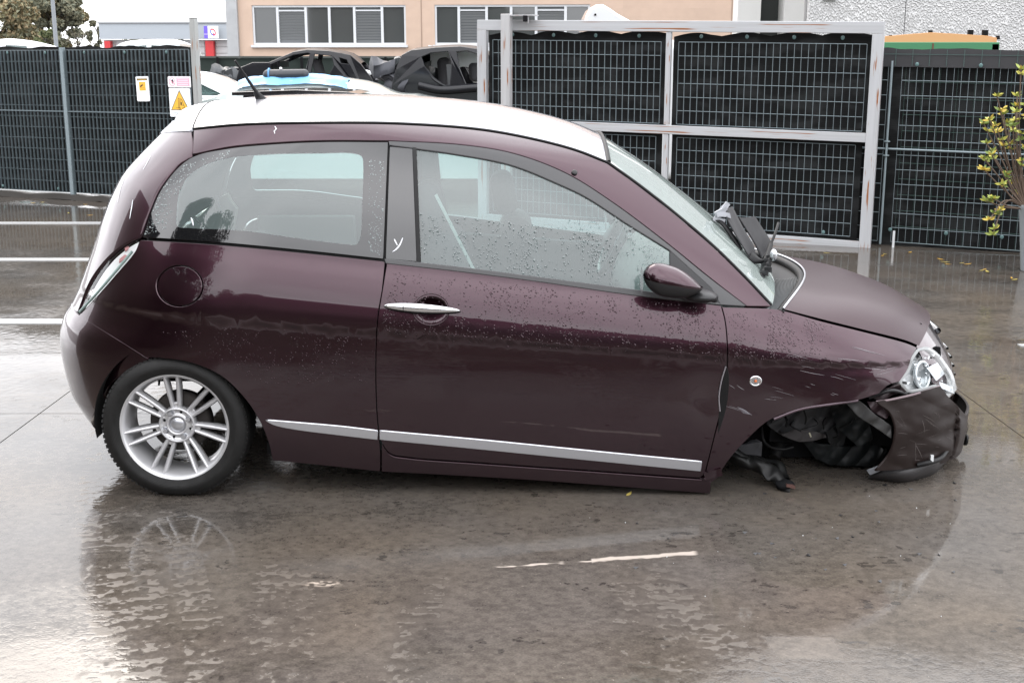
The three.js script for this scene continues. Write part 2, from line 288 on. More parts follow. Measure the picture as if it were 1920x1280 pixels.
{ // right fence
  const O = -0.10, f = fenceGroup('mesh_fence', 'welded mesh fence with black cloth and a folded cloth hem, right of the sliding gate', 'fence');
  const a = ft(1560, O), e = ft(2250, O), top = 1.70, bot = 0.05, S = (x) => -0.016 * (x - a), p0 = ft(1664, O + 0.08);
  const slope = (g) => { g = merge(Array.isArray(g) ? g : [g]); const p = g.attributes.position; for (let i = 0; i < p.count; i++) p.setY(i, p.getY(i) + S(p.getX(i))); return g; };
  tag(obj('wire_grid', slope(mesh(a, p0 - 0.035, bot, top, O, 0.066, 0.133, 0.014)), galv, f), null, null, null, 'stuff'); tag(obj('wire_grid', slope(mesh(p0 + 0.09, e, bot, top, O, 0.066, 0.133, 0.014)), galv, f), null, null, null, 'stuff');
  tag(obj('green_grid', slope(mesh(p0 + 0.12, e, bot, top, O - 0.02, 0.149, 0.149, 0.003)), std([0.025, 0.06, 0.05], 0.5), f), null, null, null, 'stuff');
  obj('shade_cloth', slope(net(a, e, 0.0, top + 0.02, O - 0.05, 0.01, 3)), netM, f);
  const hem = slope(net(a, e, top - 0.015, top + 0.155, O + 0.02, 0.015, 4)); obj('cloth_hem', hem, std([0.030, 0.030, 0.033], 0.7), f);
  obj('hem_grid', slope([...Array(14)].map((_, i) => bx(a + 0.15 * i + 0.4, top + 0.07, O + 0.037, 0.004, 0.15, 0.003)).concat([bx((a + e) / 2, top + 0.10, O + 0.037, e - a, 0.004, 0.003)])), std([0.05, 0.10, 0.09], 0.5), f);
  obj('drop_rod', [bar([p0, 0.02, O + 0.05], [p0, top + 0.03, O + 0.05], 0.011, 8)], galv, f); obj('rail', slope(bar([a, 0.93, O + 0.03], [e, 0.93, O + 0.03], 0.010, 8)), galv, f);
  for (const y of [0.99, 0.86]) obj('rod_ring', new THREE.TorusGeometry(0.022, 0.008, 6, 12).rotateX(Math.PI / 2).translate(p0, y, O + 0.05), galv, f);
  obj('stake', bar([ft(1690, O + 0.1), 0, O + 0.1], [ft(1690, O + 0.1), 0.16, O + 0.1], 0.012, 8), M.white, f);
  for (const u of [1712, 1830, 1950]) obj('clip', clip(ft(u, O), top + 0.01 + S(ft(u, O)), O + 0.05), clipM, f);
  for (const u of [1683, 1790, 1897]) obj('clip', clip(ft(u, O), 0.17 + S(ft(u, O)), O + 0.03), clipM, f);
}

// ---------------------------------------------------------------- signs on the left fence
function signTex(w, h, draw) { const c = document.createElement('canvas'); c.width = w; c.height = h; const x = c.getContext('2d'); draw(x); const t = new THREE.CanvasTexture(c); t.colorSpace = THREE.SRGBColorSpace; return t; }
function rr2(w, h, r) { const s = new THREE.Shape(); s.moveTo(-w / 2 + r, -h / 2); s.lineTo(w / 2 - r, -h / 2); s.quadraticCurveTo(w / 2, -h / 2, w / 2, -h / 2 + r); s.lineTo(w / 2, h / 2 - r); s.quadraticCurveTo(w / 2, h / 2, w / 2 - r, h / 2); s.lineTo(-w / 2 + r, h / 2); s.quadraticCurveTo(-w / 2, h / 2, -w / 2, h / 2 - r); s.lineTo(-w / 2, -h / 2 + r); s.quadraticCurveTo(-w / 2, -h / 2, -w / 2 + r, -h / 2); return s; }
function sign(u0, v0, u1, v1, tex, label, tilt = 0) {
  const O = 0.035, a = onFence(u0, v0, O), b = onFence(u1, v1, O), w = b[0] - a[0], h = a[1] - b[1];
  const o = fenceGroup('sign', label, 'sign'), s = rr2(w, h, 0.018);
  const back = new THREE.ExtrudeGeometry(s, { depth: 0.004, bevelEnabled: false }), face = new THREE.ShapeGeometry(s, 6), p = face.attributes.position, uv = face.attributes.uv;
  for (let i = 0; i < p.count; i++) uv.setXY(i, p.getX(i) / w + 0.5, p.getY(i) / h + 0.5);
  for (const g of [back, face]) { g.rotateZ(tilt); g.translate((a[0] + b[0]) / 2, (a[1] + b[1]) / 2, O); } face.translate(0, 0, 0.0055);
  obj('plate', back, std([0.8, 0.8, 0.8], 0.4), o); obj('print', face, new THREE.MeshPhysicalMaterial({ map: tex, roughness: 0.3 }), o);
}
sign(254, 143, 281, 190, signTex(220, 380, (x) => {
  x.fillStyle = '#f2f4f6'; x.fillRect(0, 0, 220, 380); x.fillStyle = '#3a3320'; x.fillRect(20, 32, 176, 30); x.fillStyle = '#e8b94a'; x.font = 'bold 25px sans-serif'; x.textAlign = 'center'; x.fillText('ATTENZIONE', 108, 56);
  x.fillStyle = '#f3b23a'; x.fillRect(52, 84, 112, 134); x.fillStyle = '#2a2417'; x.save(); x.translate(100, 138); x.rotate(-0.6); x.fillRect(-34, -12, 54, 22); x.restore(); x.fillRect(74, 156, 12, 16); x.strokeStyle = '#c98a20'; x.lineWidth = 4; x.strokeRect(96, 170, 52, 30);
  x.fillStyle = '#b9c2cc'; for (let i = 0; i < 6; i++) x.fillRect(36 + (i % 2) * 8, 236 + i * 20, 140 - (i % 3) * 14, 7); }), 'small white sign with a yellow square and a camera, on the left fence', 0.02);
sign(314, 143, 358, 164, signTex(440, 210, (x) => {
  x.fillStyle = '#f3eef2'; x.fillRect(0, 0, 440, 210); x.strokeStyle = '#e98fa6'; x.lineWidth = 12; x.beginPath(); x.ellipse(82, 105, 54, 78, 0, 0, 7); x.stroke(); x.fillStyle = '#252733'; x.beginPath(); x.ellipse(92, 105, 20, 36, 0, 0, 7); x.fill(); x.fillRect(72, 62, 9, 50); x.fillRect(84, 54, 9, 50); x.fillRect(97, 56, 9, 50); x.beginPath(); x.moveTo(46, 62); x.lineTo(124, 152); x.stroke();
  x.fillStyle = '#f0a9bd'; x.fillRect(168, 24, 248, 162); x.fillStyle = '#f8dfe6'; for (let i = 0; i < 4; i++) x.fillRect(182 + i % 2 * 12, 42 + i * 36, 218 - i % 2 * 24, 14); }), 'pink and white prohibition sign with a raised hand, above the forklift sign');
sign(316, 165, 359, 219.5, signTex(440, 540, (x) => {
  x.fillStyle = '#eef3f5'; x.fillRect(0, 0, 440, 540); x.fillStyle = '#3b3a2c'; x.beginPath(); x.moveTo(216, 34); x.lineTo(408, 414); x.lineTo(28, 414); x.fill(); x.fillStyle = '#efb73c'; x.beginPath(); x.moveTo(216, 62); x.lineTo(386, 402); x.lineTo(46, 402); x.fill();
  x.strokeStyle = '#4a4020'; x.fillStyle = '#4a4020'; x.lineWidth = 9; x.strokeRect(186, 190, 22, 180); x.beginPath(); x.moveTo(240, 190); x.lineTo(236, 320); x.lineTo(300, 322); x.lineTo(316, 374); x.moveTo(240, 196); x.lineTo(272, 240); x.lineTo(290, 320); x.stroke(); x.beginPath(); x.arc(206, 380, 16, 0, 7); x.moveTo(300, 380); x.arc(284, 380, 16, 0, 7); x.stroke(); x.fillRect(226, 260, 34, 52); x.fillRect(130, 368, 56, 8);
  x.fillStyle = '#a9b5bd'; x.font = 'bold 34px sans-serif'; x.fillText('CARRELLI', 60, 478); x.fillRect(60, 490, 190, 7); }), 'white sign with a yellow forklift warning triangle, beside the pale gate post');

// ---------------------------------------------------------------- beyond the fence: a facade frame like the fence's, at a given distance
function plaster(c, amp, sc, bump = 0) {
  const f = (u, v) => fbm(u * sc, v * sc, 5) * 0.6 + fbm(u * sc * 7 + 40, v * sc * 7, 3) * 0.4;
  const t = dtex(512, 512, (u, v, o) => { const k = 1 + amp * (f(u, v) - 0.5); o[0] = toS(c[0] * k); o[1] = toS(c[1] * k); o[2] = toS(c[2] * k); }, { srgb: true });
  return new THREE.MeshPhysicalMaterial({ map: t, roughness: 0.9 });
}
const metreUV = (g, k = 0.3) => { const p = g.attributes.position, n = g.attributes.normal, uv = g.attributes.uv; for (let i = 0; i < p.count; i++) uv.setXY(i, k * (Math.abs(n.getX(i)) > 0.7 ? p.getZ(i) : p.getX(i)), k * (Math.abs(n.getY(i)) > 0.7 ? p.getZ(i) : p.getY(i))); return g; };
function wallMesh(x0, x1, y0, y1, z0, z1) { return metreUV(bx((x0 + x1) / 2, (y0 + y1) / 2, (z0 + z1) / 2, x1 - x0, y1 - y0, Math.abs(z1 - z0))); }
{ // peach office building, windows built in
  const D = 38, A = 0.06, o = thing('office_building', 'peach plastered building with rows of grey window panes behind the wrecked cars', 'building', [0, 0, -D], -A);
  const at = (u, v) => { const r = ray(u, v), n = [-Math.sin(A), Math.cos(A)], t = (-D * n[1]) / (r[0] * n[0] + r[2] * n[1]), X = r[0] * t, Z = r[2] * t + D; return [X * Math.cos(A) + Z * Math.sin(A), CAMH + r[1] * t]; };
  const peach = plaster([0.50, 0.375, 0.295], 0.22, 3), grey = plaster([0.36, 0.37, 0.38], 0.3, 4), frameM = std([0.56, 0.58, 0.60], 0.4), blind = std([0.16, 0.17, 0.175], 0.6), pane = std([0.06, 0.065, 0.065], 0.06, 0, { clearcoat: 1, clearcoatRoughness: 0.02 });
  const xl = at(447, 50)[0], xr = at(1380, 20)[0], yt = 9.5, wins = [[473, 761, 9, 84, [520, 573, 617, 664, 716], 1], [815, 1106, 18, 92, [860, 912, 958, 1005, 1060], 1]];
  const rows = []; let cx = xl;
  const Y0 = at(600, 84)[1], Y1 = at(600, 9.5)[1];
  for (const [a, b] of wins) { const wa = at(a, 50)[0], wb = at(b, 50)[0]; rows.push(wallMesh(cx, wa, Y0, Y1, -0.3, 0)); cx = wb; }
  rows.push(wallMesh(cx, xr, Y0, Y1, -0.3, 0), wallMesh(xl, xr, -0.16, Y0, -0.3, 0), wallMesh(xl, xr, Y1, yt, -0.3, 0));
  obj('wall', rows, peach, o);
  for (const u of [790, 1372]) obj('seam', bx(at(u, 40)[0], 3, 0.004, 0.03, 6.6, 0.012), std([0.30, 0.22, 0.17], 0.9), o);
  obj('pillar', wallMesh(at(426, 50)[0], xl - 0.004, -0.16, yt, -0.4, 0.12), grey, o);
  for (const [a, b, , , m] of wins) {
    const xs = [a, ...m, b].map((u) => at(u, 50)[0]), w = obj('window', [bx((xs[0] + xs[6]) / 2, Y0 + 0.03, -0.08, xs[6] - xs[0], 0.06, 0.09), bx((xs[0] + xs[6]) / 2, Y1 - 0.03, -0.08, xs[6] - xs[0], 0.06, 0.09), ...xs.map((x, i) => bx(x + (i === 0 ? 0.03 : i === 6 ? -0.03 : 0), (Y0 + Y1) / 2, -0.08, i === 0 || i === 6 ? 0.058 : 0.075, Y1 - Y0 - 0.122, 0.088))], frameM, o);
    for (let i = 0; i < 6; i++) {
      const blindHere = i === 1 || i === 4, x0 = xs[i] + 0.04, x1 = xs[i + 1] - 0.04;
      if (blindHere) { const l = []; for (let k = 0; k < 13; k++) l.push(new THREE.BoxGeometry(x1 - x0, 0.075, 0.008).rotateX(0.35).translate((x0 + x1) / 2, Y0 + 0.11 + k * 0.083, -0.09)); obj('blind', l, blind, w); obj('transom', bx((x0 + x1) / 2, Y1 - 0.16, -0.07, x1 - x0, 0.04, 0.06), frameM, w); }
      obj('pane', bx((x0 + x1) / 2, (Y0 + Y1) / 2, blindHere ? -0.14 : -0.10, x1 - x0, Y1 - Y0 - 0.12, 0.012), pane, w);
    }
    obj('sill', bx((xs[0] + xs[6]) / 2, Y0 - 0.04, 0.03, xs[6] - xs[0] + 0.1, 0.07, 0.16), frameM, o);
  }
  obj('roof', bx((xl + xr) / 2, yt + 0.15, -4, xr - xl + 0.6, 0.3, 9), grey, o);
}
{ // white rendered entrance bay and pebble-dashed hall on the right
  const o = thing('entrance_bay', 'white columns with a dark doorway between the peach building and the pale hall', 'building', [0, 0, -27]);
  const X = (u) => atD(u, 20, 27)[0]; const w = plaster([0.62, 0.62, 0.60], 0.12, 3);
  obj('column', wallMesh(X(1384), X(1427), -0.16, 7, -0.6, 0), w, o); obj('column', wallMesh(X(1471), X(1511), -0.16, 7, -0.6, 0), w, o);
  obj('doorway', bx((X(1427) + X(1471)) / 2, 3, -0.7, X(1471) - X(1427) + 0.3, 6.4, 0.2), std([0.02, 0.024, 0.022], 0.5), o); obj('lintel', wallMesh(X(1384), X(1511), 7.01, 7.6, -0.7, 0.05), w, o);
  const h = thing('hall', 'pale hall wall of white pebble-dash panels in the upper right', 'building', [0, 0, -22], -0.05);
  const t = dtex(512, 512, (u, v, c) => { const n = vn(u * 210, v * 210), m = fbm(u * 9, v * 9, 3), k = (0.66 + 0.24 * sstep(0.3, 0.75, n)) * (0.92 + 0.16 * m) * 0.64; c[0] = toS(k); c[1] = toS(k * 1.0); c[2] = toS(k * 0.995); }, { srgb: true });
  const tb = dtex(512, 512, (u, v, c) => { const n = vn(u * 210, v * 210); c[0] = c[1] = c[2] = sstep(0.3, 0.8, n); });
  const pm = new THREE.MeshPhysicalMaterial({ map: t, bumpMap: tb, bumpScale: 0.02, roughness: 0.95 });
  const H = (u) => atD(u, 20, 22)[0];
  let a = H(1511);
  for (const u of [1688, 1990, 2290, 2590, 2890]) { const b = H(u); obj('panel', metreUV(bx((a + b) / 2, 4.9, -0.1, b - a - 0.014, 10.1, 0.2), 0.28), pm, h); a = b; }
  obj('backing', bx((H(1511) + a) / 2, 4.9, -0.32, a - H(1511), 10.1, 0.2), std([0.2, 0.2, 0.2], 0.9), h);
  obj('soffit', bx(H(1548), atD(1545, 2, 22)[1] + 0.05, 0.03, 0.22, 0.10, 0.06), std([0.3, 0.3, 0.3], 0.7), h);
}
{ // skip with an orange sheet beside the hall
  const D = 16.5, p = (u, v) => atD(u, v, D), gr = std([0.035, 0.17, 0.075], 0.45), a = p(1590, 80), b = p(1874, 80), c = p(1890, 84);
  const o = thing('skip_container', 'green steel skip whose top shows above the black cloth hem', 'container', [(a[0] + b[0]) / 2, 0, -D]);
  const w = b[0] - a[0], y1 = p(1700, 79)[1];
  obj('body', [bx(0, y1 / 2 - 0.1, -0.9, w - 0.1, y1 - 0.25, 1.7), bx(-w * 0.31, y1 - 0.3, -0.02, 0.06, 0.5, 0.07), bx(w * 0.08, y1 - 0.3, -0.02, 0.06, 0.5, 0.07), bx(w / 2 - 0.05, y1 - 0.3, -0.02, 0.09, 0.55, 0.1), bx(w / 2 + 0.07, y1 - 0.25, -0.4, 0.1, 0.36, 0.2, 0.01)], gr, o); obj('rim', bx(0, y1 - 0.06, -0.9, w, 0.12, 1.86, 0.01), gr, o); obj('rust_streak', bx(w * 0.06, y1 - 0.08, 0.034, 0.02, 0.13, 0.004), std([0.12, 0.05, 0.03], 0.8), o);
  const q = thing('orange_sheet', 'orange board lying over the green skip with small black clamps', 'board', [0, 0, -D - 0.5]);
  const e = (u, v) => atD(u, v, D + 0.5).slice(0, 2); obj('board', ext([e(1630, 80), e(1856, 80), e(1856, 72), e(1838, 68), e(1735, 62), e(1640, 70), e(1628, 72)], 0.5, 0.004).translate(0, 0, -0.25), std([0.52, 0.27, 0.12], 0.6), q);
  for (const [u, v, s] of [[1661, 69, 0.03], [1735, 62, 0.045], [1809, 63, 0.065], [1836, 64, 0.07], [1860, 71, 0.035]]) { const z = atD(u, v, D + 0.5); obj('clamp', bx(z[0], z[1], 0.22, s, s * 1.4, 0.06, 0.006), M.dark, q); }
}
{ // far left: grey and white workshop with red pillars and a sign
  const D = 66, o = thing('workshop', 'grey and white flat workshop with red pillars in the distance at the upper left', 'building', [0, 0, -D], -0.02), p = (u, v) => { const q = atD(u, v, D); return [q[0], q[1]]; };
  const x0 = p(183, 60)[0], x1 = p(520, 60)[0], yt = p(300, 44)[1], yb = p(300, 73)[1], panelM = std([0.34, 0.375, 0.41], 0.5), wh = std([0.55, 0.57, 0.57], 0.6), red = std([0.50, 0.03, 0.035], 0.5);
  obj('fascia', bx((x0 + x1) / 2, (yt + yb) / 2, 0, x1 - x0, yt - yb, 0.5), panelM, o); obj('coping', bx((x0 + x1) / 2, yt + 0.04, 0, x1 - x0 + 0.1, 0.08, 0.6), std([0.2, 0.21, 0.22], 0.5), o);
  obj('wall', bx((x0 + x1) / 2, yb / 2 - 0.08, -0.4, x1 - x0, yb + 0.1, 0.3), wh, o);
  for (const [a, b] of [[192, 203], [383, 398], [440, 455]]) obj('pillar', bx((p(a, 80)[0] + p(b, 80)[0]) / 2, yb / 2 - 0.08, 0.0, p(b, 80)[0] - p(a, 80)[0], yb - 0.02, 0.4), red, o);
  for (const [a, b] of [[210, 300], [310, 378], [400, 436]]) obj('door', [...Array(9)].map((_, i) => bx((p(a, 80)[0] + p(b, 80)[0]) / 2, 0.1 + i * yb / 9, -0.2, p(b, 80)[0] - p(a, 80)[0], yb / 9 - 0.03, 0.06)), std([0.50, 0.52, 0.53], 0.5), o);
  const s = thing('shop_sign', 'purple and white sign with a red and blue ring emblem on the distant workshop', 'sign', [0, 0, -D + 0.32]);
  const tx = signTex(256, 160, (x) => { x.fillStyle = '#f4f6fa'; x.fillRect(0, 0, 256, 160); x.fillStyle = '#6a56c8'; x.fillRect(0, 0, 70, 160); x.fillStyle = '#9a8be0'; x.fillRect(0, 96, 70, 20); x.lineWidth = 18; x.strokeStyle = '#3f55b5'; x.save(); x.translate(160, 80); x.rotate(0.6); x.beginPath(); x.ellipse(0, 0, 48, 34, 0, 0, 3.3); x.stroke(); x.strokeStyle = '#d23a4a'; x.beginPath(); x.ellipse(0, 0, 48, 34, 0, 3.2, 6.4); x.stroke(); x.fillStyle = '#d23a4a'; x.beginPath(); x.ellipse(30, 14, 22, 12, 0, 0, 7); x.fill(); x.restore(); });
  const a = p(384, 49), b = p(412, 72); obj('board', bx((a[0] + b[0]) / 2, (a[1] + b[1]) / 2, -0.03, b[0] - a[0], a[1] - b[1], 0.05), wh, s); const f = new THREE.PlaneGeometry(b[0] - a[0], a[1] - b[1]); f.translate((a[0] + b[0]) / 2, (a[1] + b[1]) / 2, 0.0); obj('print', f, new THREE.MeshPhysicalMaterial({ map: tx, roughness: 0.4 }), s);
}
// trees: tapered trunk with limbs, and a crown of many small leaf faces gathered in clumps
function tree(name, label, x, z, h, w, cols, n, leaf, group, base = 0.25, cl = 1) {
  const o = thing(name, label, 'tree', [x, -0.1, z], rr(0, 6), group), limbs = [], tips = [];
  limbs.push(new THREE.CylinderGeometry(h * 0.008, h * 0.02, h * 0.75, 8).translate(0, h * 0.375, 0));
  for (let i = 0; i < 34; i++) {
    const y = h * rr(base, 0.9), a = rr(0, 6.283), k = Math.sin(Math.PI * clamp((y / h - base * 0.6) / (1.12 - base * 0.6), 0, 1)), L = w * (0.35 + 0.65 * rnd()) * k, e = [Math.cos(a) * L, y + L * rr(0.1, 0.6), Math.sin(a) * L];
    limbs.push(bar([0, y * 0.85, 0], e, h * 0.004, 4)); tips.push([...e, w * cl * rr(0.16, 0.34), rnd()]);
  }
  obj('trunk', limbs, std([0.045, 0.038, 0.03], 0.9), o);
  const per = Math.floor(n / cols.length);
  cols.forEach((c, ci) => {
    const pos = new Float32Array(per * 9), nor = new Float32Array(per * 9);
    for (let i = 0; i < per; i++) {
      const t = tips[Math.floor(rnd() * tips.length)], d = V3(rr(-1, 1), rr(-1, 1), rr(-1, 1)); d.normalize().multiplyScalar(t[3] * Math.cbrt(rnd()));
      const q = [t[0] + d.x, t[1] + d.y * 0.7, t[2] + d.z], u = V3(rr(-1, 1), rr(-1, 1), rr(-1, 1)).normalize(), v = V3(rr(-1, 1), rr(-1, 1), rr(-1, 1)).cross(u).normalize(), nn = u.clone().cross(v), s = leaf * rr(0.6, 1.3);
      for (let k = 0; k < 3; k++) { const a = k === 0 ? u : k === 1 ? v : u.clone().add(v).multiplyScalar(-0.6); pos.set([q[0] + a.x * s, q[1] + a.y * s, q[2] + a.z * s], i * 9 + k * 3); nor.set([nn.x, nn.y, nn.z], i * 9 + k * 3); }
    }
    const g = new THREE.BufferGeometry(); g.setAttribute('position', new THREE.BufferAttribute(pos, 3)); g.setAttribute('normal', new THREE.BufferAttribute(nor, 3)); g.setAttribute('uv', new THREE.BufferAttribute(new Float32Array(per * 6), 2));
    tag(obj('crown', g, std(c, 0.8, 0, { side: THREE.DoubleSide }), o), null, null, null, 'stuff');
  });
  return o;
}
{
  const D = 80, P = (u, v, d = D) => atD(u, v, d);
  const hgt = (u, v, d) => P(u, v, d)[1];
  const fa = [[0.22, 0.20, 0.11], [0.30, 0.23, 0.13], [0.17, 0.17, 0.11]], gr = [[0.17, 0.18, 0.13], [0.22, 0.21, 0.14]], g = 'distant trees at the upper left';
  tree('broadleaf_tree', 'large ochre and green tree cut by the left edge of the photo', P(-30, 40)[0], -D, hgt(20, -70, D), 3.4, fa, 24000, 0.17, g, 0.1);
  tree('broadleaf_tree', 'grey green tall tree just left of the thin grey lamp pole', P(54, 40)[0], -D - 4, hgt(60, -45, D + 4), 1.8, gr, 12000, 0.15, g, 0.1);
  tree('broadleaf_tree', 'dull green tree standing directly behind the thin grey lamp pole', P(104, 40)[0], -D - 8, hgt(104, 14, D + 8), 0.7, gr, 3000, 0.16, g, 0.1);
  tree('broadleaf_tree', 'small bushy green tree right of the lamp pole, next to the workshop', P(146, 60)[0], -D + 6, hgt(142, 46, D - 6), 0.85, [[0.085, 0.11, 0.05], [0.13, 0.14, 0.06]], 3600, 0.13, g, 0.05);
  tree('broadleaf_tree', 'low yellowish bush under the large ochre tree', P(58, 70)[0], -D + 12, hgt(50, 56, D - 12), 1.2, [[0.20, 0.17, 0.07], [0.14, 0.13, 0.05]], 2500, 0.13, g, 0.0);
  tree('broadleaf_tree', 'ochre tree between the large ochre tree and the grey green one', P(25, 40)[0], -D - 6, hgt(25, -30, D + 6), 2.6, fa, 18000, 0.17, g, 0.0);
  tree('bare_tree', 'thin nearly leafless treetop between the bush and the workshop', P(164, 60)[0], -D + 2, hgt(162, 34, D - 2), 0.9, [[0.15, 0.14, 0.10]], 240, 0.10, g, 0.3);
  for (const u of [232, 268]) tree('broadleaf_tree', u < 250 ? 'left one of two dark treetops just showing over the workshop roof' : 'right one of two dark treetops just showing over the workshop roof', P(u, 44)[0], -D - 4, hgt(u, 41, D), 1.3, gr, 1200, 0.14, 'treetops over the workshop roof', 0.3);
  const l = thing('lamp_pole', 'thin grey lamp pole in front of the distant trees', 'lamp pole', [P(101, 40, 60)[0], 0, -60]);
  obj('pole', new THREE.CylinderGeometry(0.07, 0.11, 9, 10).translate(0, 4.4, 0), std([0.22, 0.24, 0.26], 0.5), l); obj('arm', bar([0, 8.9, 0], [1.2, 9.2, 0], 0.05), std([0.42, 0.45, 0.48], 0.5), l); obj('lamp_head', bx(1.4, 9.2, 0, 0.6, 0.12, 0.25, 0.03), std([0.35, 0.37, 0.4], 0.5), l);
}

// ---------------------------------------------------------------- vehicles beyond the fence. A shell: two flat-sided flanks with openings, joined by a roof and cross members
function flank(outline, holes, thick, lean) { // outline in x (length), y (height); leans inwards with height
  const g = ext(outline, thick, 0.012, holes), p = g.attributes.position; return { g, lean, p };
}
function hull(parent, outline, holes, W, m, roofPts, lean = 0.22, belt = 0.85) {
  for (const s of [1, -1]) {
    const g = ext(outline, 0.05, 0.012, holes), p = g.attributes.position;
    for (let i = 0; i < p.count; i++) { const y = p.getY(i); p.setZ(i, s * (p.getZ(i) - 0.05 + W / 2 - lean * Math.max(0, y - belt))); }
    if (s < 0) { const a = p.array; for (let i = 0; i < p.count; i += 3) for (let k = 0; k < 3; k++) { const t = a[i * 3 + 3 + k]; a[i * 3 + 3 + k] = a[i * 3 + 6 + k]; a[i * 3 + 6 + k] = t; } }
    g.computeVertexNormals(); obj('side_panel', g, m, parent);
  }
  const N = 12, c = catmull(roofPts, 0.12), pos = [], idx = [];
  c.forEach(([x, y], i) => { const hw = W / 2 - lean * Math.max(0, y - belt) - 0.01; for (let j = 0; j <= N; j++) { const t = 1 - 2 * j / N; pos.push(x, y + 0.05 * (1 - Math.abs(t) ** 2.4) * (y > belt ? 1 : 0.6), t * hw); if (i && j) { const k = i * (N + 1) + j, q = k - N - 1; idx.push(q - 1, k - 1, q, q, k - 1, k); } } });
  const g = new THREE.BufferGeometry(); g.setAttribute('position', new THREE.Float32BufferAttribute(pos, 3)); g.setIndex(idx); g.computeVertexNormals(); return obj('roof', g, m, parent);
}
const shellM = std([0.005, 0.0055, 0.008], 0.45, 0, { clearcoat: 0.45, clearcoatRoughness: 0.06, specularIntensity: 0.4 });
{ // stripped hatchback, nose to the left
  const D = 23.5, A = (u, v) => atD(u, v, D), k = A(695, 130)[0] - A(440, 130)[0], o = thing('wrecked_car', 'black stripped car shell without doors, nose to the left, before the peach building', 'car', [A(440, 130)[0], 0, -D - 0.8], 0.04);
  const P = (u, v) => { const q = A(u, v); return [q[0] - A(440, 130)[0], q[1]]; };
  const body = [P(440, 200), P(440, 150), P(446, 128), P(470, 118), P(500, 118), P(545, 98), P(570, 94), P(610, 96), P(652, 104), P(672, 121), P(692, 148), P(697, 170), P(690, 200)];
  const holes = [[P(503, 120), P(545, 102), P(572, 98), P(577, 100), P(566, 146), P(562, 185), P(508, 185), P(502, 150)], [P(584, 100), P(618, 104), P(623, 122), P(608, 150), P(596, 185), P(572, 185), P(575, 150)], [P(630, 107), P(646, 111), P(652, 121), P(634, 119)]].map((h) => h.reverse());
  hull(o, body, holes, 1.6, shellM, [P(520, 112), P(545, 98), P(570, 94), P(610, 96), P(652, 104), P(672, 121)], 0.3, P(500, 122)[1]);
  const nose = P(440, 140); obj('engine_bay', jag(new THREE.BoxGeometry(0.9, 0.55, 1.3, 8, 6, 8).translate(nose[0] + 0.05, nose[1] - 0.28, 0), 0.35, 4), shellM, o);
  obj('hood_edge', tube([[...P(482, 124), 0.75], [...P(455, 127), 0.72], [...P(420, 134), 0.6], [...P(398, 150), 0.5]], 0.03), shellM, o);
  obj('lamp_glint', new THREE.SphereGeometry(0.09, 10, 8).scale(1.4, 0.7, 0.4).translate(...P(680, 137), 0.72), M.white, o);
  obj('wheel_arch', new THREE.TorusGeometry(0.33, 0.04, 8, 24, Math.PI).translate(...P(633, 176), 0.78), shellM, o);
  obj('seat_back', [jag(new RoundedBoxGeometry(0.16, 0.6, 0.5, 3, 0.06).rotateZ(0.25).translate(...P(590, 140), 0.2), 0.04, 6)], M.seat, o);
  obj('floor', bx(...P(560, 178), 0, 1.9, 0.1, 1.4), shellM, o); obj('cowl', bx(...P(500, 124), 0, 0.1, 0.16, 1.3), shellM, o); obj('pillar_lining', beam([...P(515, 120), -0.6], [...P(515, 120), 0.6], 0.06, 0.12), shellM, o);
  obj('torn_metal', [0, 1, 2, 3, 4].map((i) => jag(new THREE.BoxGeometry(0.34, 0.2, 0.5, 4, 4, 4).translate(P(400 + i * 12, 0)[0], P(400, 140 + i * 4)[1], 0.5), 0.3, 5, i)), std([0.06, 0.065, 0.07], 0.4, 0.4), o);
}
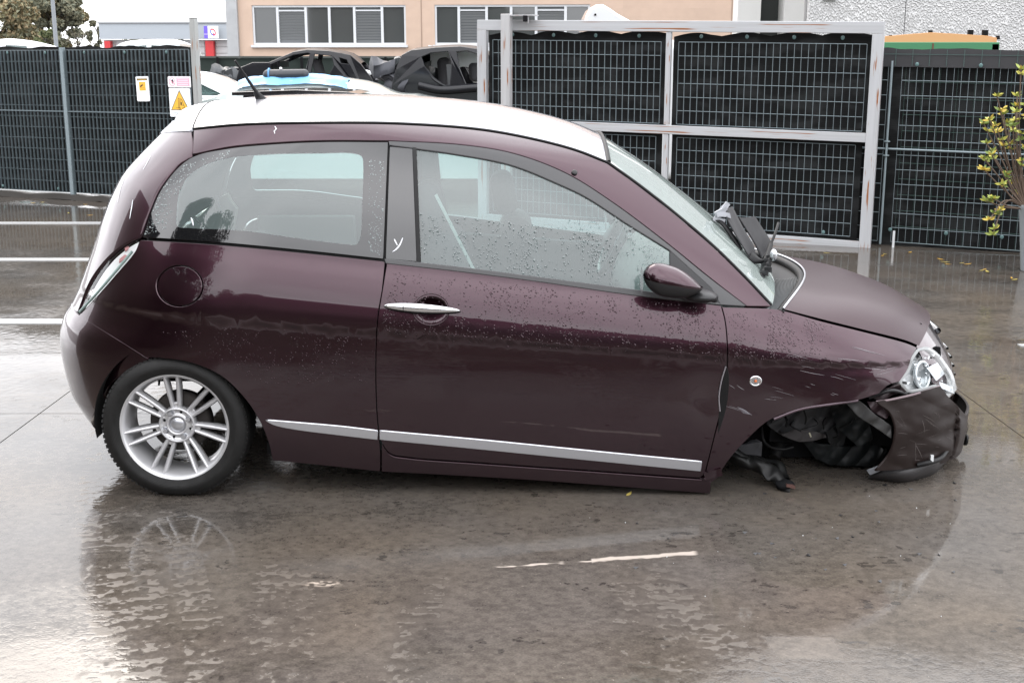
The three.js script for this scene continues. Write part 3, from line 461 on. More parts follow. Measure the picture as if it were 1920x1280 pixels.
{ // stripped hatchback seen from its rear quarter
  const D = 20, A = (u, v) => atD(u, v, D), o = thing('wrecked_car', 'black stripped car shell with empty door openings, tail to the left, behind the gate end', 'car', [A(745, 130)[0], 0, -D - 0.8], -0.05);
  const P = (u, v) => { const q = A(u, v); return [q[0] - A(745, 130)[0], q[1]]; };
  const body = [P(742, 200), P(740, 160), P(748, 130), P(758, 104), P(775, 95), P(820, 90), P(865, 88), P(900, 93), P(935, 112), P(950, 135), P(975, 150), P(980, 200)];
  const holes = [[P(793, 106), P(812, 98), P(845, 95), P(853, 118), P(850, 160), P(838, 160), P(818, 146), P(800, 124)], [P(859, 96), P(880, 94), P(905, 102), P(922, 118), P(922, 158), P(878, 158), P(866, 130)]].map((h) => h.reverse());
  hull(o, body, holes, 1.6, shellM, [P(748, 130), P(758, 104), P(775, 95), P(820, 90), P(865, 88), P(900, 93), P(925, 106)], 0.3, P(800, 120)[1]);
  obj('sill', [tube([[...P(790, 160), 0.8], [...P(830, 168), 0.82], [...P(905, 164), 0.82], [...P(960, 166), 0.82]], 0.07), tube([[...P(795, 112), 0.72], [...P(803, 132), 0.78], [...P(822, 152), 0.8], [...P(846, 164), 0.82]], 0.022)], shellM, o);
  obj('quarter_panel', [jag(new THREE.BoxGeometry(0.45, 0.5, 1.5, 8, 8, 8).translate(...P(768, 146), 0), 0.14, 4)], shellM, o);
  obj('tail_edge', [jag(new THREE.BoxGeometry(0.1, 0.6, 1.4, 3, 10, 8).translate(...P(744, 150), 0), 0.2, 5)], std([0.07, 0.075, 0.08], 0.35, 0.4), o);
  obj('torn_metal', [0, 1, 2, 3].map((i) => jag(new THREE.BoxGeometry(0.35, 0.2, 0.5, 4, 4, 4).translate(P(712 + i * 12, 0)[0], P(700, 128 + i * 9)[1], 0.5), 0.26, 5, i)), std([0.04, 0.042, 0.05], 0.4, 0.4), o);
  obj('window_sheet', jag(new THREE.BoxGeometry(1.15, 0.35, 0.01, 14, 8, 1).translate(...P(860, 106), -0.55), 0.06, 5), std([0.72, 0.78, 0.8], 0.3), o); obj('seat_back', [jag(new RoundedBoxGeometry(0.2, 0.5, 0.4, 3, 0.08).translate(...P(830, 138), 0.1), 0.06, 6), jag(new RoundedBoxGeometry(0.3, 0.3, 0.4, 3, 0.08).translate(...P(897, 135), 0.1), 0.06, 6)], M.seat, o); obj('brace', beam([...P(843, 120), 0.5], [...P(846, 160), 0.5], 0.1, 0.08), std([0.1, 0.105, 0.11], 0.4, 0.4), o);
}
{ // fence at the back of the lot on which the shells stand in front
  const D = 26.5, a = atD(384, 107, D), b = atD(905, 114, D), o = thing('cloth_fence', 'dark green cloth fence behind the wrecked car shells', 'fence', [(a[0] + b[0]) / 2, 0, -D]), w = b[0] - a[0] + 3;
  obj('shade_cloth', net(-w / 2, w / 2, 0, a[1], 0, 0.02, 12), std([0.012, 0.022, 0.018], 0.8, 0, { side: THREE.DoubleSide }), o); for (let i = 0; i < 6; i++) obj('post', bx(-w / 2 + i * w / 5, a[1] / 2, 0.06, 0.05, a[1], 0.05), M.dark, o); obj('top_rail', bx(0, a[1], 0.06, w, 0.04, 0.03), std([0.05, 0.06, 0.055], 0.5), o);
}
function parkedRoof(name, label, D, roof, belt, W, m, turn = 0) { // whole car of which the photo shows the roof: roof outline in pixels
  const A = (u, v) => atD(u, v, D), c = A((roof[0][0] + roof[roof.length - 1][0]) / 2, 150), o = thing(name, label, 'car', [c[0], 0, -D - W / 2 + 0.2], turn), P = (u, v) => { const q = A(u, v); return [q[0] - c[0], q[1]]; };
  const R = roof.map(([u, v]) => P(u, v)), x0 = R[0][0], x1 = R[R.length - 1][0], by = belt, L = 0.75;
  const body = [[x0 - L, 0.3], [x0 - L, by - 0.12], [x0 - L * 0.4, by], ...R.map((q) => q), [x1 + L * 0.5, by], [x1 + L + 0.4, by - 0.15], [x1 + L + 0.4, 0.3]];
  const top = Math.max(...R.map((q) => q[1])), gx = (f) => lerp(x0, x1, f), hole = [[gx(0.12), by + 0.05], [gx(0.22), top - 0.14], [gx(0.48), top - 0.10], [gx(0.48), by + 0.05]], hole2 = [[gx(0.54), by + 0.05], [gx(0.54), top - 0.10], [gx(0.80), top - 0.13], [gx(0.95), by + 0.05]];
  hull(o, body, [hole.slice().reverse(), hole2.slice().reverse()], W, m, [[x0 - L * 0.9, by - 0.14], [x0 - L * 0.4, by], ...R, [x1 + L * 0.5, by], [x1 + L + 0.3, by - 0.15]], 0.25, by);
  for (const h of [hole, hole2]) for (const s of [1, -1]) { const g = ext(h.map((q) => [q[0], q[1]]), 0.006), p = g.attributes.position; for (let i = 0; i < p.count; i++) p.setZ(i, s * (p.getZ(i) + W / 2 - 0.04 - 0.25 * Math.max(0, p.getY(i) - by))); obj('window', g, M.glass, o); }
  for (const x of [x0 - L * 0.2, x1 + L * 0.4]) for (const s of [1, -1]) obj('wheel', new THREE.CylinderGeometry(0.31, 0.31, 0.2, 24).rotateX(Math.PI / 2).translate(x, 0.31, s * (W / 2 - 0.06)), M.rubber, o);
  return o;
}
const paleM = std([0.62, 0.70, 0.68], 0.25, 0, { clearcoat: 1, clearcoatRoughness: 0.04 });
parkedRoof('parked_car', 'pale green white car carrying a blue tarp, seen over the roof of the crashed car', 15.6, [[440, 172], [470, 160], [520, 153], [590, 151], [640, 154], [690, 163], [735, 182]], 1.27, 1.6, paleM);
parkedRoof('parked_car', 'white car of which a rounded corner shows right of the pale gate post', 17.2, [[300, 146], [340, 140], [384, 147], [410, 160], [440, 184]], 1.22, 1.6, M.white);
parkedRoof('parked_car', 'silver car roof with dark windows showing above the left fence', 30, [[212, 92], [226, 82], [250, 78], [290, 76.5], [318, 78], [335, 84], [346, 94]], 1.55, 1.6, std([0.42, 0.46, 0.46], 0.3, 0.3, { clearcoat: 1, clearcoatRoughness: 0.05 }));
parkedRoof('parked_car', 'white car roof at the far left edge above the fence', 30, [[-70, 95], [-30, 80], [0, 75.5], [30, 78], [60, 84], [82, 92]], 1.55, 1.6, M.white);
{ // tarp and bundle on the pale roof
  const D = 15.2, A = (u, v) => atD(u, v, D), a = A(436, 160), b = A(646, 156), o = thing('blue_tarp', 'crumpled light blue tarp spread over the pale car roof', 'tarp', [(a[0] + b[0]) / 2, A(540, 158)[1], -D - 0.6]);
  const w = b[0] - a[0], g = new THREE.PlaneGeometry(w, 0.9, 60, 30).rotateX(-Math.PI / 2), p = g.attributes.position;
  for (let i = 0; i < p.count; i++) { const x = p.getX(i), z = p.getZ(i), e = Math.abs(x) / (w / 2); p.setXYZ(i, x, 0.105 - 0.07 * e ** 3 - 0.10 * z * z - 0.09 * sstep(0.25, 0.45, z) + 0.05 * (fbm(x * 5, z * 5, 4) - 0.5) + 0.01, z + 0.06 * (vn(x * 8, 5) - 0.5)); }
  g.computeVertexNormals(); obj('sheet', g, std([0.16, 0.40, 0.68], 0.4, 0, { side: THREE.DoubleSide }), o);
  const c = A(482, 147), d = A(570, 147), q = thing('black_bundle', 'black rolled bundle tied with a blue strap lying on the blue tarp', 'bundle', [(c[0] + d[0]) / 2, c[1] + 0.045, -D - 0.35]), L = d[0] - c[0];
  obj('roll', jag(new THREE.CapsuleGeometry(0.062, L - 0.12, 8, 16).rotateZ(Math.PI / 2), 0.03, 9), std([0.03, 0.033, 0.04], 0.5), q); obj('strap', new THREE.TorusGeometry(0.07, 0.012, 6, 20).rotateY(Math.PI / 2).translate(-L * 0.36, 0, 0), std([0.10, 0.28, 0.5], 0.5), q); obj('knot', new THREE.SphereGeometry(0.02, 8, 6).translate(-0.06, 0.07, 0), M.white, q);
}
{ // white deflector of a van behind the gate
  const D = 15.5, P = (u, v) => atD(u, v, D).slice(0, 2), o = thing('parked_van', 'white van of which only the roof corner shows over the gate beam', 'van', [P(1150, 40)[0], 0, -D - 1]), c = P(1150, 40)[0], Q = (u, v) => { const q = P(u, v); return [q[0] - c, q[1]]; };
  obj('roof_corner', ext([Q(1098, 52), Q(1103, 32), Q(1110, 18), Q(1120, 13), Q(1130, 12), Q(1142, 19), Q(1158, 30), Q(1205, 52)], 0.9, 0.03).translate(0, 0, 0), M.white, o);
  obj('body', [new RoundedBoxGeometry(1.9, 1.75, 1.6, 4, 0.12).translate(0.35, 1.12, 0.1)], M.white, o); obj('bolt', new THREE.SphereGeometry(0.014, 8, 6).translate(...Q(1117, 27), 0.94), M.dark, o);
  for (const x of [-0.3, 0.9]) for (const z of [0.75, -0.55]) obj('wheel', new THREE.CylinderGeometry(0.33, 0.33, 0.2, 24).rotateX(Math.PI / 2).translate(x, 0.33, z), M.rubber, o);
}
{ // potted shrub at the right edge
  const b = atG(1925, 512), o = thing('potted_shrub', 'yellowing shrub in a tall grey pot, cut by the right edge', 'plant', [b[0] + 0.12, 0, b[2] - 0.1]), D = -b[2] + 0.1;
  const P = (u, v, dz = 0) => { const q = atD(u, v, D - dz); return [q[0] - b[0] - 0.12, q[1], dz]; };
  const y1 = P(1905, 384)[1]; obj('pot', new THREE.LatheGeometry([[0.11, 0], [0.12, 0.01], [0.172, y1 - 0.05], [0.178, y1 - 0.03], [0.178, y1], [0.155, y1], [0.15, y1 - 0.06], [0.0, y1 - 0.07]].map((p) => new THREE.Vector2(...p)), 40), std([0.22, 0.24, 0.25], 0.6), o);
  const tw = [], tips = [];
  const branch = (pts, n) => { tw.push(tube(pts, 0.006, 16, 5)); const c = new THREE.CatmullRomCurve3(pts.map((p) => V3(...p))); for (let i = 0; i < n; i++) tips.push(c.getPoint(1 - 0.16 * i * rnd())); };
  const S = [[1870, 180], [1880, 205], [1856, 225], [1868, 235], [1850, 268], [1880, 262], [1845, 296], [1860, 290], [1845, 318], [1886, 325], [1895, 270], [1900, 235], [1905, 210], [1880, 345], [1900, 340], [1862, 372], [1848, 376], [1870, 402], [1856, 412], [1862, 440], [1915, 130], [1908, 180], [1915, 250], [1918, 300], [1890, 230], [1845, 232], [1912, 360]];
  for (const [u, v] of S) { const e = P(u, v, rr(-0.15, 0.2)), m = P(1910 - (1910 - u) * 0.4, v > 380 ? 375 : lerp(v, 385, 0.45) + 8, 0); branch([P(1925, 392), m, e], 2); }
  for (let i = 0; i < 22; i++) { const e = P(rr(1925, 2020), rr(110, 370), rr(-0.25, 0.2)); branch([P(1928, 392), P(1935, lerp(e[1], 330, 0.5) > 0 ? 320 : 330), e], 2); }
  obj('stem', tw, std([0.10, 0.07, 0.05], 0.8), o);
  const lf = (tone) => { const s = new THREE.Shape(); s.moveTo(0, 0); s.quadraticCurveTo(0.35, 0.45, 0, 1); s.quadraticCurveTo(-0.35, 0.45, 0, 0); const g = new THREE.ShapeGeometry(s, 3), p = g.attributes.position; for (let i = 0; i < p.count; i++) p.setZ(i, 0.25 * Math.abs(p.getX(i)) - 0.12 * p.getY(i) ** 2); g.computeVertexNormals(); return g; };
  const L = lf(), mats = [[0.50, 0.47, 0.10], [0.30, 0.36, 0.08], [0.60, 0.46, 0.09], [0.18, 0.25, 0.06]].map((c) => std(c, 0.5, 0, { side: THREE.DoubleSide, transmission: 0.0 }));
  const sets = [[], [], [], []]; const mm = new THREE.Matrix4();
  for (const t of tips) { const tone = rnd(); for (let i = 0; i < 8; i++) { const a = i * 2.4 + rr(-0.3, 0.3), el = rr(-0.1, 0.9), d = V3(Math.cos(a) * Math.cos(el), Math.sin(el), Math.sin(a) * Math.cos(el)), q = new THREE.Quaternion().setFromUnitVectors(V3(0, 1, 0), d), s = rr(0.038, 0.066); mm.compose(t, q, V3(s, s, s)); sets[Math.floor(clamp(tone * 3 + rr(0, 1.2), 0, 3.99))].push(L.clone().applyMatrix4(mm)); } }
  sets.forEach((s, i) => { if (s.length) obj('foliage', s, mats[i], o); });
}
{ // fallen leaves on the wet ground
  const g = 'yellow leaves fallen on the wet concrete before the right fence', m = [std([0.62, 0.36, 0.05], 0.4, 0, { side: THREE.DoubleSide }), std([0.50, 0.40, 0.10], 0.4, 0, { side: THREE.DoubleSide })];
  const S = new THREE.Shape(); S.moveTo(-1, 0); S.quadraticCurveTo(-0.3, 0.55, 1, 0.05); S.quadraticCurveTo(-0.2, -0.5, -1, 0);
  const LV = [[1655, 480], [1660, 477], [1765, 487], [1772, 492], [1778, 496], [1804, 494], [1815, 496], [1840, 508], [1846, 506], [1852, 510], [1898, 522], [1902, 525], [1706, 474], [1550, 475], [62, 381], [78, 380], [160, 384], [128, 400], [168, 404], [1180, 928]];
  LV.forEach(([u, v], i) => {
    const ord = ['first', 'second', 'third', 'fourth', 'fifth', 'sixth', 'seventh', 'eighth', 'ninth', 'tenth', 'eleventh', 'twelfth', 'thirteenth', 'fourteenth'], near = (q) => q < 300 ? 0 : 1, all = LV.filter((q) => near(q[0]) === near(u) && q[1] < 900).map((q) => q[0]).sort((a, b) => a - b), nth = ord[all.indexOf(u)];
    const p = atG(u, v), gg = new THREE.ShapeGeometry(S, 4), q = gg.attributes.position; for (let k = 0; k < q.count; k++) q.setZ(k, 0.12 * q.getX(k) ** 2 + 0.15 * Math.abs(q.getY(k)));
    gg.computeVertexNormals(); const s = rr(0.03, 0.05); gg.scale(s, s, s).rotateX(-Math.PI / 2).rotateY(rr(0, 6)).translate(p[0], 0.004, p[2]);
    tag(obj('fallen_leaf', gg, m[i % 2]), u < 300 ? `small fallen leaf by the left fence, ${nth} of five from the left` : v > 900 ? 'small pale leaf lying beside the sill of the crashed car' : `small yellow leaf on the wet concrete before the right fence, ${nth} from the left`, 'leaf', v > 900 ? null : u < 300 ? 'leaves fallen by the left fence' : g);
  });
}
// ---------------------------------------------------------------- behind the camera: what the wet car and the puddles mirror
{
  const o = thing('warehouse', 'dark warehouse across the yard, seen only mirrored in the car', 'building', [4, 0, 9]);
  obj('wall', [bx(2, 1.6, 2, 42, 3.5, 4)], plaster([0.07, 0.06, 0.055], 0.4, 3), o); obj('roof', bx(2, 3.5, 2, 42.6, 0.3, 4.8), M.dark, o);
  for (let i = 0; i < 5; i++) obj('shutter', bx(-3 + i * 5, 1.7, -0.06, 3.2, 3.5, 0.1), std([0.05, 0.05, 0.055], 0.6), o);
  const sh = thing('added_shed', 'unseen dark block added left of the yard to darken the tail of the car', 'building', [-12, 0, -1.5]); obj('wall', bx(-1.5, 3.1, 4, 3, 6.4, 21), plaster([0.06, 0.045, 0.035], 0.5, 3), sh); obj('roof', bx(-1.5, 6.4, 4, 3.6, 0.2, 21.6), M.dark, sh);  // unseen building added so the car tail mirrors something dark
  const g = 'trees across the yard mirrored in the car';
  tree('broadleaf_tree', 'bushy tree across the yard mirrored in the rear side window of the car', -10.8, 5.6, 11.5, 3.4, [[0.03, 0.036, 0.02], [0.045, 0.05, 0.025]], 60000, 0.11, g, 0.02, 2);
  for (const [x, z, h] of [[-15, 13, 5.5], [-9, 15, 5.4], [-5, 15, 5.0], [7, 15, 5.2]]) tree('broadleaf_tree', `dark tree across the yard ${['behind the left end of the warehouse', 'behind the warehouse, second from its left end', 'behind the middle of the warehouse', 'behind the right half of the warehouse'][['-15', '-9', '-5', '7'].indexOf(String(x))]}`, x, z, h, 2.8, [[0.04, 0.05, 0.025], [0.055, 0.065, 0.03]], 12000, 0.14, g, 0.08, 1.5);
}

// ================================================================ the crashed car
// The body is one curved surface S(s, y): s runs from the middle of the tail (-1) round the corner (0) along the flank (1) and round the nose (2), y is height on the level car.
// Its nose hangs NOSE rad lower because the front wheel is gone.
const CZ = -5.45, AX = -1.343, NOSE = 0.075;
function pchip(P) {
  const n = P.length, h = [], d = [], m = new Array(n).fill(0);
  for (let i = 0; i < n - 1; i++) { h.push(P[i + 1][0] - P[i][0]); d.push((P[i + 1][1] - P[i][1]) / h[i]); }
  m[0] = d[0]; m[n - 1] = d[n - 2];
  for (let i = 1; i < n - 1; i++) m[i] = d[i - 1] * d[i] <= 0 ? 0 : 3 * (h[i - 1] + h[i]) / ((2 * h[i] + h[i - 1]) / d[i - 1] + (h[i] + 2 * h[i - 1]) / d[i]);
  return (x) => {
    if (x <= P[0][0]) return P[0][1] + m[0] * (x - P[0][0]); if (x >= P[n - 1][0]) return P[n - 1][1] + m[n - 1] * (x - P[n - 1][0]);
    let i = 0; while (x > P[i + 1][0]) i++;
    const t = (x - P[i][0]) / h[i], t2 = t * t, t3 = t2 * t;
    return (2 * t3 - 3 * t2 + 1) * P[i][1] + (t3 - 2 * t2 + t) * h[i] * m[i] + (-2 * t3 + 3 * t2) * P[i + 1][1] + (t3 - t2) * h[i] * m[i + 1];
  };
}
const prof = pchip([[0.02, 0.742], [0.12, 0.786], [0.2, 0.806], [0.35, 0.828], [0.55, 0.841], [0.68, 0.844], [0.722, 0.8435], [0.738, 0.845], [0.757, 0.8545], [0.80, 0.8525], [0.84, 0.847], [0.90, 0.835], [0.97, 0.817], [1.03, 0.798], [1.06, 0.790], [1.10, 0.778], [1.2, 0.747], [1.30, 0.711], [1.40, 0.669], [1.45, 0.644], [1.50, 0.614], [1.53, 0.586], [1.555, 0.545], [1.60, 0.44]]);
const rearX = pchip([[0.05, -1.82], [0.2, -1.92], [0.3, -1.966], [0.5, -1.988], [0.6, -1.965], [0.675, -1.918], [0.88, -1.828], [1.05, -1.766], [1.2, -1.695], [1.33, -1.585], [1.44, -1.475], [1.5, -1.41], [1.56, -1.31]]);
const noseX = pchip([[0.1, 1.90], [0.3, 2.03], [0.45, 2.06], [0.6, 2.03], [0.724, 1.96], [0.80, 1.90], [0.876, 1.83], [0.95, 1.72], [1.05, 1.55]]);
function superTable(n) { const P = []; let L = 0; for (let i = 0; i <= 800; i++) { const a = i / 800 * Math.PI / 2, x = Math.sin(a) ** (2 / n), y = Math.cos(a) ** (2 / n); if (i) L += Math.hypot(x - P[i - 1][0], y - P[i - 1][1]); P.push([x, y, L]); }
  return (t) => { const l = clamp(t, 0, 1) * L; let a = 0, b = 800; while (b - a > 1) { const c = (a + b) >> 1; P[c][2] <= l ? a = c : b = c; } const f = (l - P[a][2]) / Math.max(1e-9, P[b][2] - P[a][2]); return [lerp(P[a][0], P[b][0], f), lerp(P[a][1], P[b][1], f)]; }; }
const seR = superTable(2.45), seF = superTable(2.2);
const beltY = (X) => 1.036 - 0.044 * (X - AX);
function dent(X, y) { // crumpled front wing and the kinked door edge
  let d = 0;
  const w = sstep(1.15, 1.55, X) * (1 - sstep(0.62, 0.78, y));
  d -= w * 0.050 * fbm(X * 4 + 3, y * 7 + 2, 3) - w * 0.012;
  d -= 0.005 * Math.exp(-(((X - 0.78) / 0.09) ** 2) - (((y - 0.58) / 0.10) ** 2));
  d += 0.0016 * (fbm(X * 2.2 + 9, y * 3 + 4, 2) - 0.5);
  return d;
}
function S(s, y) {
  const XR = rearX(y), XF = noseX(y), a = XR + 0.86, b = XF - 1.02;
  let X, wf = 1;
  if (s < 0) { const q = seR(-s); X = a - 0.86 * q[0]; wf = q[1]; } else if (s <= 1) X = lerp(a, b, s); else { const q = seF(s - 1); X = b + 1.02 * q[0]; wf = q[1]; }
  const B = beltY(X), q = y < 0.74 ? y : y < B ? 0.74 + (y - 0.74) * 0.29 / (B - 0.74) : 1.03 + y - B;
  return [X, y - NOSE * (X - AX), CZ + Math.max(0, prof(q) * wf + (s > -0.6 && s < 1.6 ? dent(X, y) : 0))];
}
function SN(s, y) {
  const e = 0.006, a = S(Math.max(-1, s - e), y), b = S(Math.min(2, s + e), y), c = S(s, y - e), d = S(s, y + e);
  const t = V3(b[0] - a[0], b[1] - a[1], b[2] - a[2]), u = V3(d[0] - c[0], d[1] - c[1], d[2] - c[2]); return t.cross(u).normalize();
}
let lastSol = [0.5, 0.8];
function solve(u, v) { // which (s, y) of the body that line of sight meets
  const q0 = atD(u, v, 4.68), y0 = q0[1] + NOSE * (q0[0] - AX), s0 = clamp((q0[0] + 1.05) / 2.05, -0.9, 1.9);
  let best = null, bd = 1e9;
  for (const [si, yi] of [lastSol, [s0, y0], [-0.3, y0], [-0.55, y0], [1.3, y0], [1.55, y0]]) {
    let s = si, y = yi, e = 1e9;
    for (let k = 0; k < 40; k++) {
      const p = proj(S(s, y)), ru = u - p[0], rv = v - p[1]; e = Math.hypot(ru, rv); if (e < 0.05) break;
      const h = 1e-3, ps = proj(S(s + h, y)), py = proj(S(s, y + h)), a = (ps[0] - p[0]) / h, b = (py[0] - p[0]) / h, c = (ps[1] - p[1]) / h, d = (py[1] - p[1]) / h, D = a * d - b * c;
      if (Math.abs(D) < 1e-3) break;
      let ds = (d * ru - b * rv) / D, dy = (a * rv - c * ru) / D; const L = Math.max(Math.abs(ds) / 0.15, Math.abs(dy) / 0.12, 1);
      s = clamp(s + ds / L, -0.995, 1.995); y = clamp(y + dy / L, 0.0, 1.6);
    }
    const p = proj(S(s, y)); e = Math.hypot(u - p[0], v - p[1]); const sc = e + (SN(s, y).dot(V3(...S(s, y)).sub(camera.position)) > 0 ? 3 : 0);
    if (sc < bd) { bd = sc; best = [s, y]; } if (e < 0.3 && sc < 1) break;
  }
  return lastSol = best;
}
function offsetLine(p, d, closed) { // moved to the left of its direction (in the picture's x right, y down sense), d pixels
  const n = p.length, out = [];
  for (let i = 0; i < n; i++) {
    const a = p[closed ? (i - 1 + n) % n : Math.max(0, i - 1)], b = p[closed ? (i + 1) % n : Math.min(n - 1, i + 1)], c = p[i];
    let n1 = [c[1] - a[1], -(c[0] - a[0])], n2 = [b[1] - c[1], -(b[0] - c[0])]; const l1 = Math.hypot(...n1) || 1, l2 = Math.hypot(...n2) || 1; n1 = [n1[0] / l1, n1[1] / l1]; n2 = [n2[0] / l2, n2[1] / l2];
    if (l1 === 1 && !(c[0] - a[0]) && !(c[1] - a[1])) n1 = n2; if (!(b[0] - c[0]) && !(b[1] - c[1])) n2 = n1;
    let m = [n1[0] + n2[0], n1[1] + n2[1]]; const l = Math.hypot(...m) || 1; m = [m[0] / l, m[1] / l]; const k = Math.min(2, 1 / Math.max(0.3, m[0] * n1[0] + m[1] * n1[1]));
    out.push([c[0] + m[0] * d * k, c[1] + m[1] * d * k]);
  }
  return out;
}
const area = (p) => p.reduce((s, a, i) => { const b = p[(i + 1) % p.length]; return s + a[0] * b[1] - b[0] * a[1]; }, 0) / 2;
function dedupe(p, e = 1e-5) { return p.filter((a, i) => { const b = p[(i + p.length - 1) % p.length]; return Math.hypot(a[0] - b[0], a[1] - b[1]) > e; }); }
function pxLoop(pts, inset = 0) { let l = dedupe(catmull([...pts, [pts[0][0], pts[0][1], 1]]).slice(0, -1), 0.5); const cw = area(l) > 0; if (inset) l = offsetLine(l, cw ? -inset : inset, true); lastSol = [0.5, 0.8]; return l.map((p) => solve(...p)); }
function pxRun(pts, off = 0, step = 9) { let l = catmull(pts, step); if (off) l = offsetLine(l, off, false); lastSol = solve(...l[0]); return l.map((p) => solve(...p)); }
// outline in (s, y) -> fine triangles on the surface, with a rolled edge all round
function sheet(loop, { holes = [], h = 0.045, lift = 0, skirt = 0.02, bevel = 0.003, wob = 0, map = S, nor = SN, mirror = false } = {}) {
  const K = 1.3, to = (l) => l.map((p) => new THREE.Vector2(p[0] * K, p[1]));
  let outer = to(loop), ho = holes.map(to); if (area(outer.map((p) => [p.x, p.y])) < 0) outer.reverse(); ho = ho.map((q) => area(q.map((p) => [p.x, p.y])) > 0 ? q.reverse() : q);
  const tri0 = THREE.ShapeUtils.triangulateShape(outer, ho), P = [...outer, ...ho.flat()].map((p) => [p.x / K, p.y]);
  let T = tri0.map((t) => { const [a, b, c] = t.map((i) => P[i]); return (b[0] - a[0]) * (c[1] - a[1]) - (b[1] - a[1]) * (c[0] - a[0]) < 0 ? [t[0], t[2], t[1]] : [...t]; });
  const Q = P.map((p) => map(...p)), d3 = (i, j) => Math.hypot(Q[i][0] - Q[j][0], Q[i][1] - Q[j][1], Q[i][2] - Q[j][2]);
  for (let it = 0; it < 9; it++) {
    const mid = new Map(), key = (i, j) => i < j ? i * 1e6 + j : j * 1e6 + i; let any = false;
    const m = (i, j) => { const k = key(i, j); if (mid.has(k)) return mid.get(k); let r = -1; if (d3(i, j) > h) { r = P.length; const p = [(P[i][0] + P[j][0]) / 2, (P[i][1] + P[j][1]) / 2]; P.push(p); Q.push(map(...p)); any = true; } mid.set(k, r); return r; };
    const N = [];
    for (const [a, b, c] of T) {
      const x = m(a, b), y = m(b, c), z = m(c, a), n = (x >= 0) + (y >= 0) + (z >= 0);
      if (n === 0) N.push([a, b, c]); else if (n === 3) N.push([a, x, z], [x, b, y], [z, y, c], [x, y, z]);
      else if (n === 1) { if (x >= 0) N.push([a, x, c], [x, b, c]); else if (y >= 0) N.push([a, b, y], [a, y, c]); else N.push([a, b, z], [z, b, c]); }
      else { if (x < 0) { N.push([z, y, c]); N.push(d3(a, y) < d3(b, z) ? [a, b, y] : [a, b, z], d3(a, y) < d3(b, z) ? [a, y, z] : [z, b, y]); } else if (y < 0) { N.push([a, x, z]); N.push(d3(x, c) < d3(b, z) ? [x, b, c] : [x, b, z], d3(x, c) < d3(b, z) ? [x, c, z] : [z, b, c]); } else { N.push([x, b, y]); N.push(d3(a, y) < d3(x, c) ? [a, x, y] : [a, x, c], d3(a, y) < d3(x, c) ? [a, y, c] : [x, y, c]); } }
    }
    T = N; if (!any) break;
  }
  const pos = [], nrm = [], uv = [], idx = [];
  P.forEach((p, i) => { const n = nor(...p), q = Q[i], l = lift + (wob ? wob * (fbm(q[0] * 9, q[1] * 9, 2) - 0.5) : 0); pos.push(q[0] + n.x * l, q[1] + n.y * l, q[2] + n.z * l); nrm.push(n.x, n.y, n.z); uv.push(q[0], q[1]); });
  for (const t of T) idx.push(...t);
  if (skirt) {
    const e = new Map(); for (const [a, b, c] of T) for (const [i, j] of [[a, b], [b, c], [c, a]]) e.set(i * 1e6 + j, [i, j]);
    const edges = [...e.values()].filter(([i, j]) => !e.has(j * 1e6 + i)), out = new Map(), vec = (i) => V3(pos[3 * i], pos[3 * i + 1], pos[3 * i + 2]), nv = (i) => V3(nrm[3 * i], nrm[3 * i + 1], nrm[3 * i + 2]);
    for (const [i, j] of edges) { const o = vec(j).sub(vec(i)).cross(nv(i)).normalize(); for (const k of [i, j]) out.set(k, (out.get(k) ?? V3(0, 0, 0)).add(o)); }
    const ring = new Map(); let c = pos.length / 3;
    for (const [k, o] of out) {
      o.normalize(); const p = vec(k), n = nv(k), a = p.clone().addScaledVector(n, -bevel).addScaledVector(o, bevel * 0.6), b = p.clone().addScaledVector(n, -skirt).addScaledVector(o, bevel * 0.5), m = n.clone().add(o).normalize();
      pos.push(a.x, a.y, a.z, b.x, b.y, b.z); nrm.push(m.x, m.y, m.z, o.x, o.y, o.z); uv.push(p.x, p.y, p.x, p.y); ring.set(k, c); c += 2;
    }
    for (const [i, j] of edges) { const a = ring.get(i), b = ring.get(j); idx.push(j, i, a, j, a, b, b, a, a + 1, b, a + 1, b + 1); }
  }
  const g = new THREE.BufferGeometry(); g.setAttribute('position', new THREE.Float32BufferAttribute(pos, 3)); g.setAttribute('normal', new THREE.Float32BufferAttribute(nrm, 3)); g.setAttribute('uv', new THREE.Float32BufferAttribute(uv, 2)); g.setIndex(idx); return g;
}
function flip(g) { // the same on the far side of the car
  const q = clean(Array.isArray(g) ? mergeGeometries(g.map(clean)) : g), p = q.attributes.position, n = q.attributes.normal, u = q.attributes.uv;
  for (let i = 0; i < p.count; i++) { p.setZ(i, 2 * CZ - p.getZ(i)); n.setZ(i, -n.getZ(i)); }
  for (const at of [p, n, u]) { const a = at.array, k = at.itemSize; for (let i = 0; i < at.count; i += 3) for (let c = 0; c < k; c++) { const t = a[(i + 1) * k + c]; a[(i + 1) * k + c] = a[(i + 2) * k + c]; a[(i + 2) * k + c] = t; } }
  return q;
}
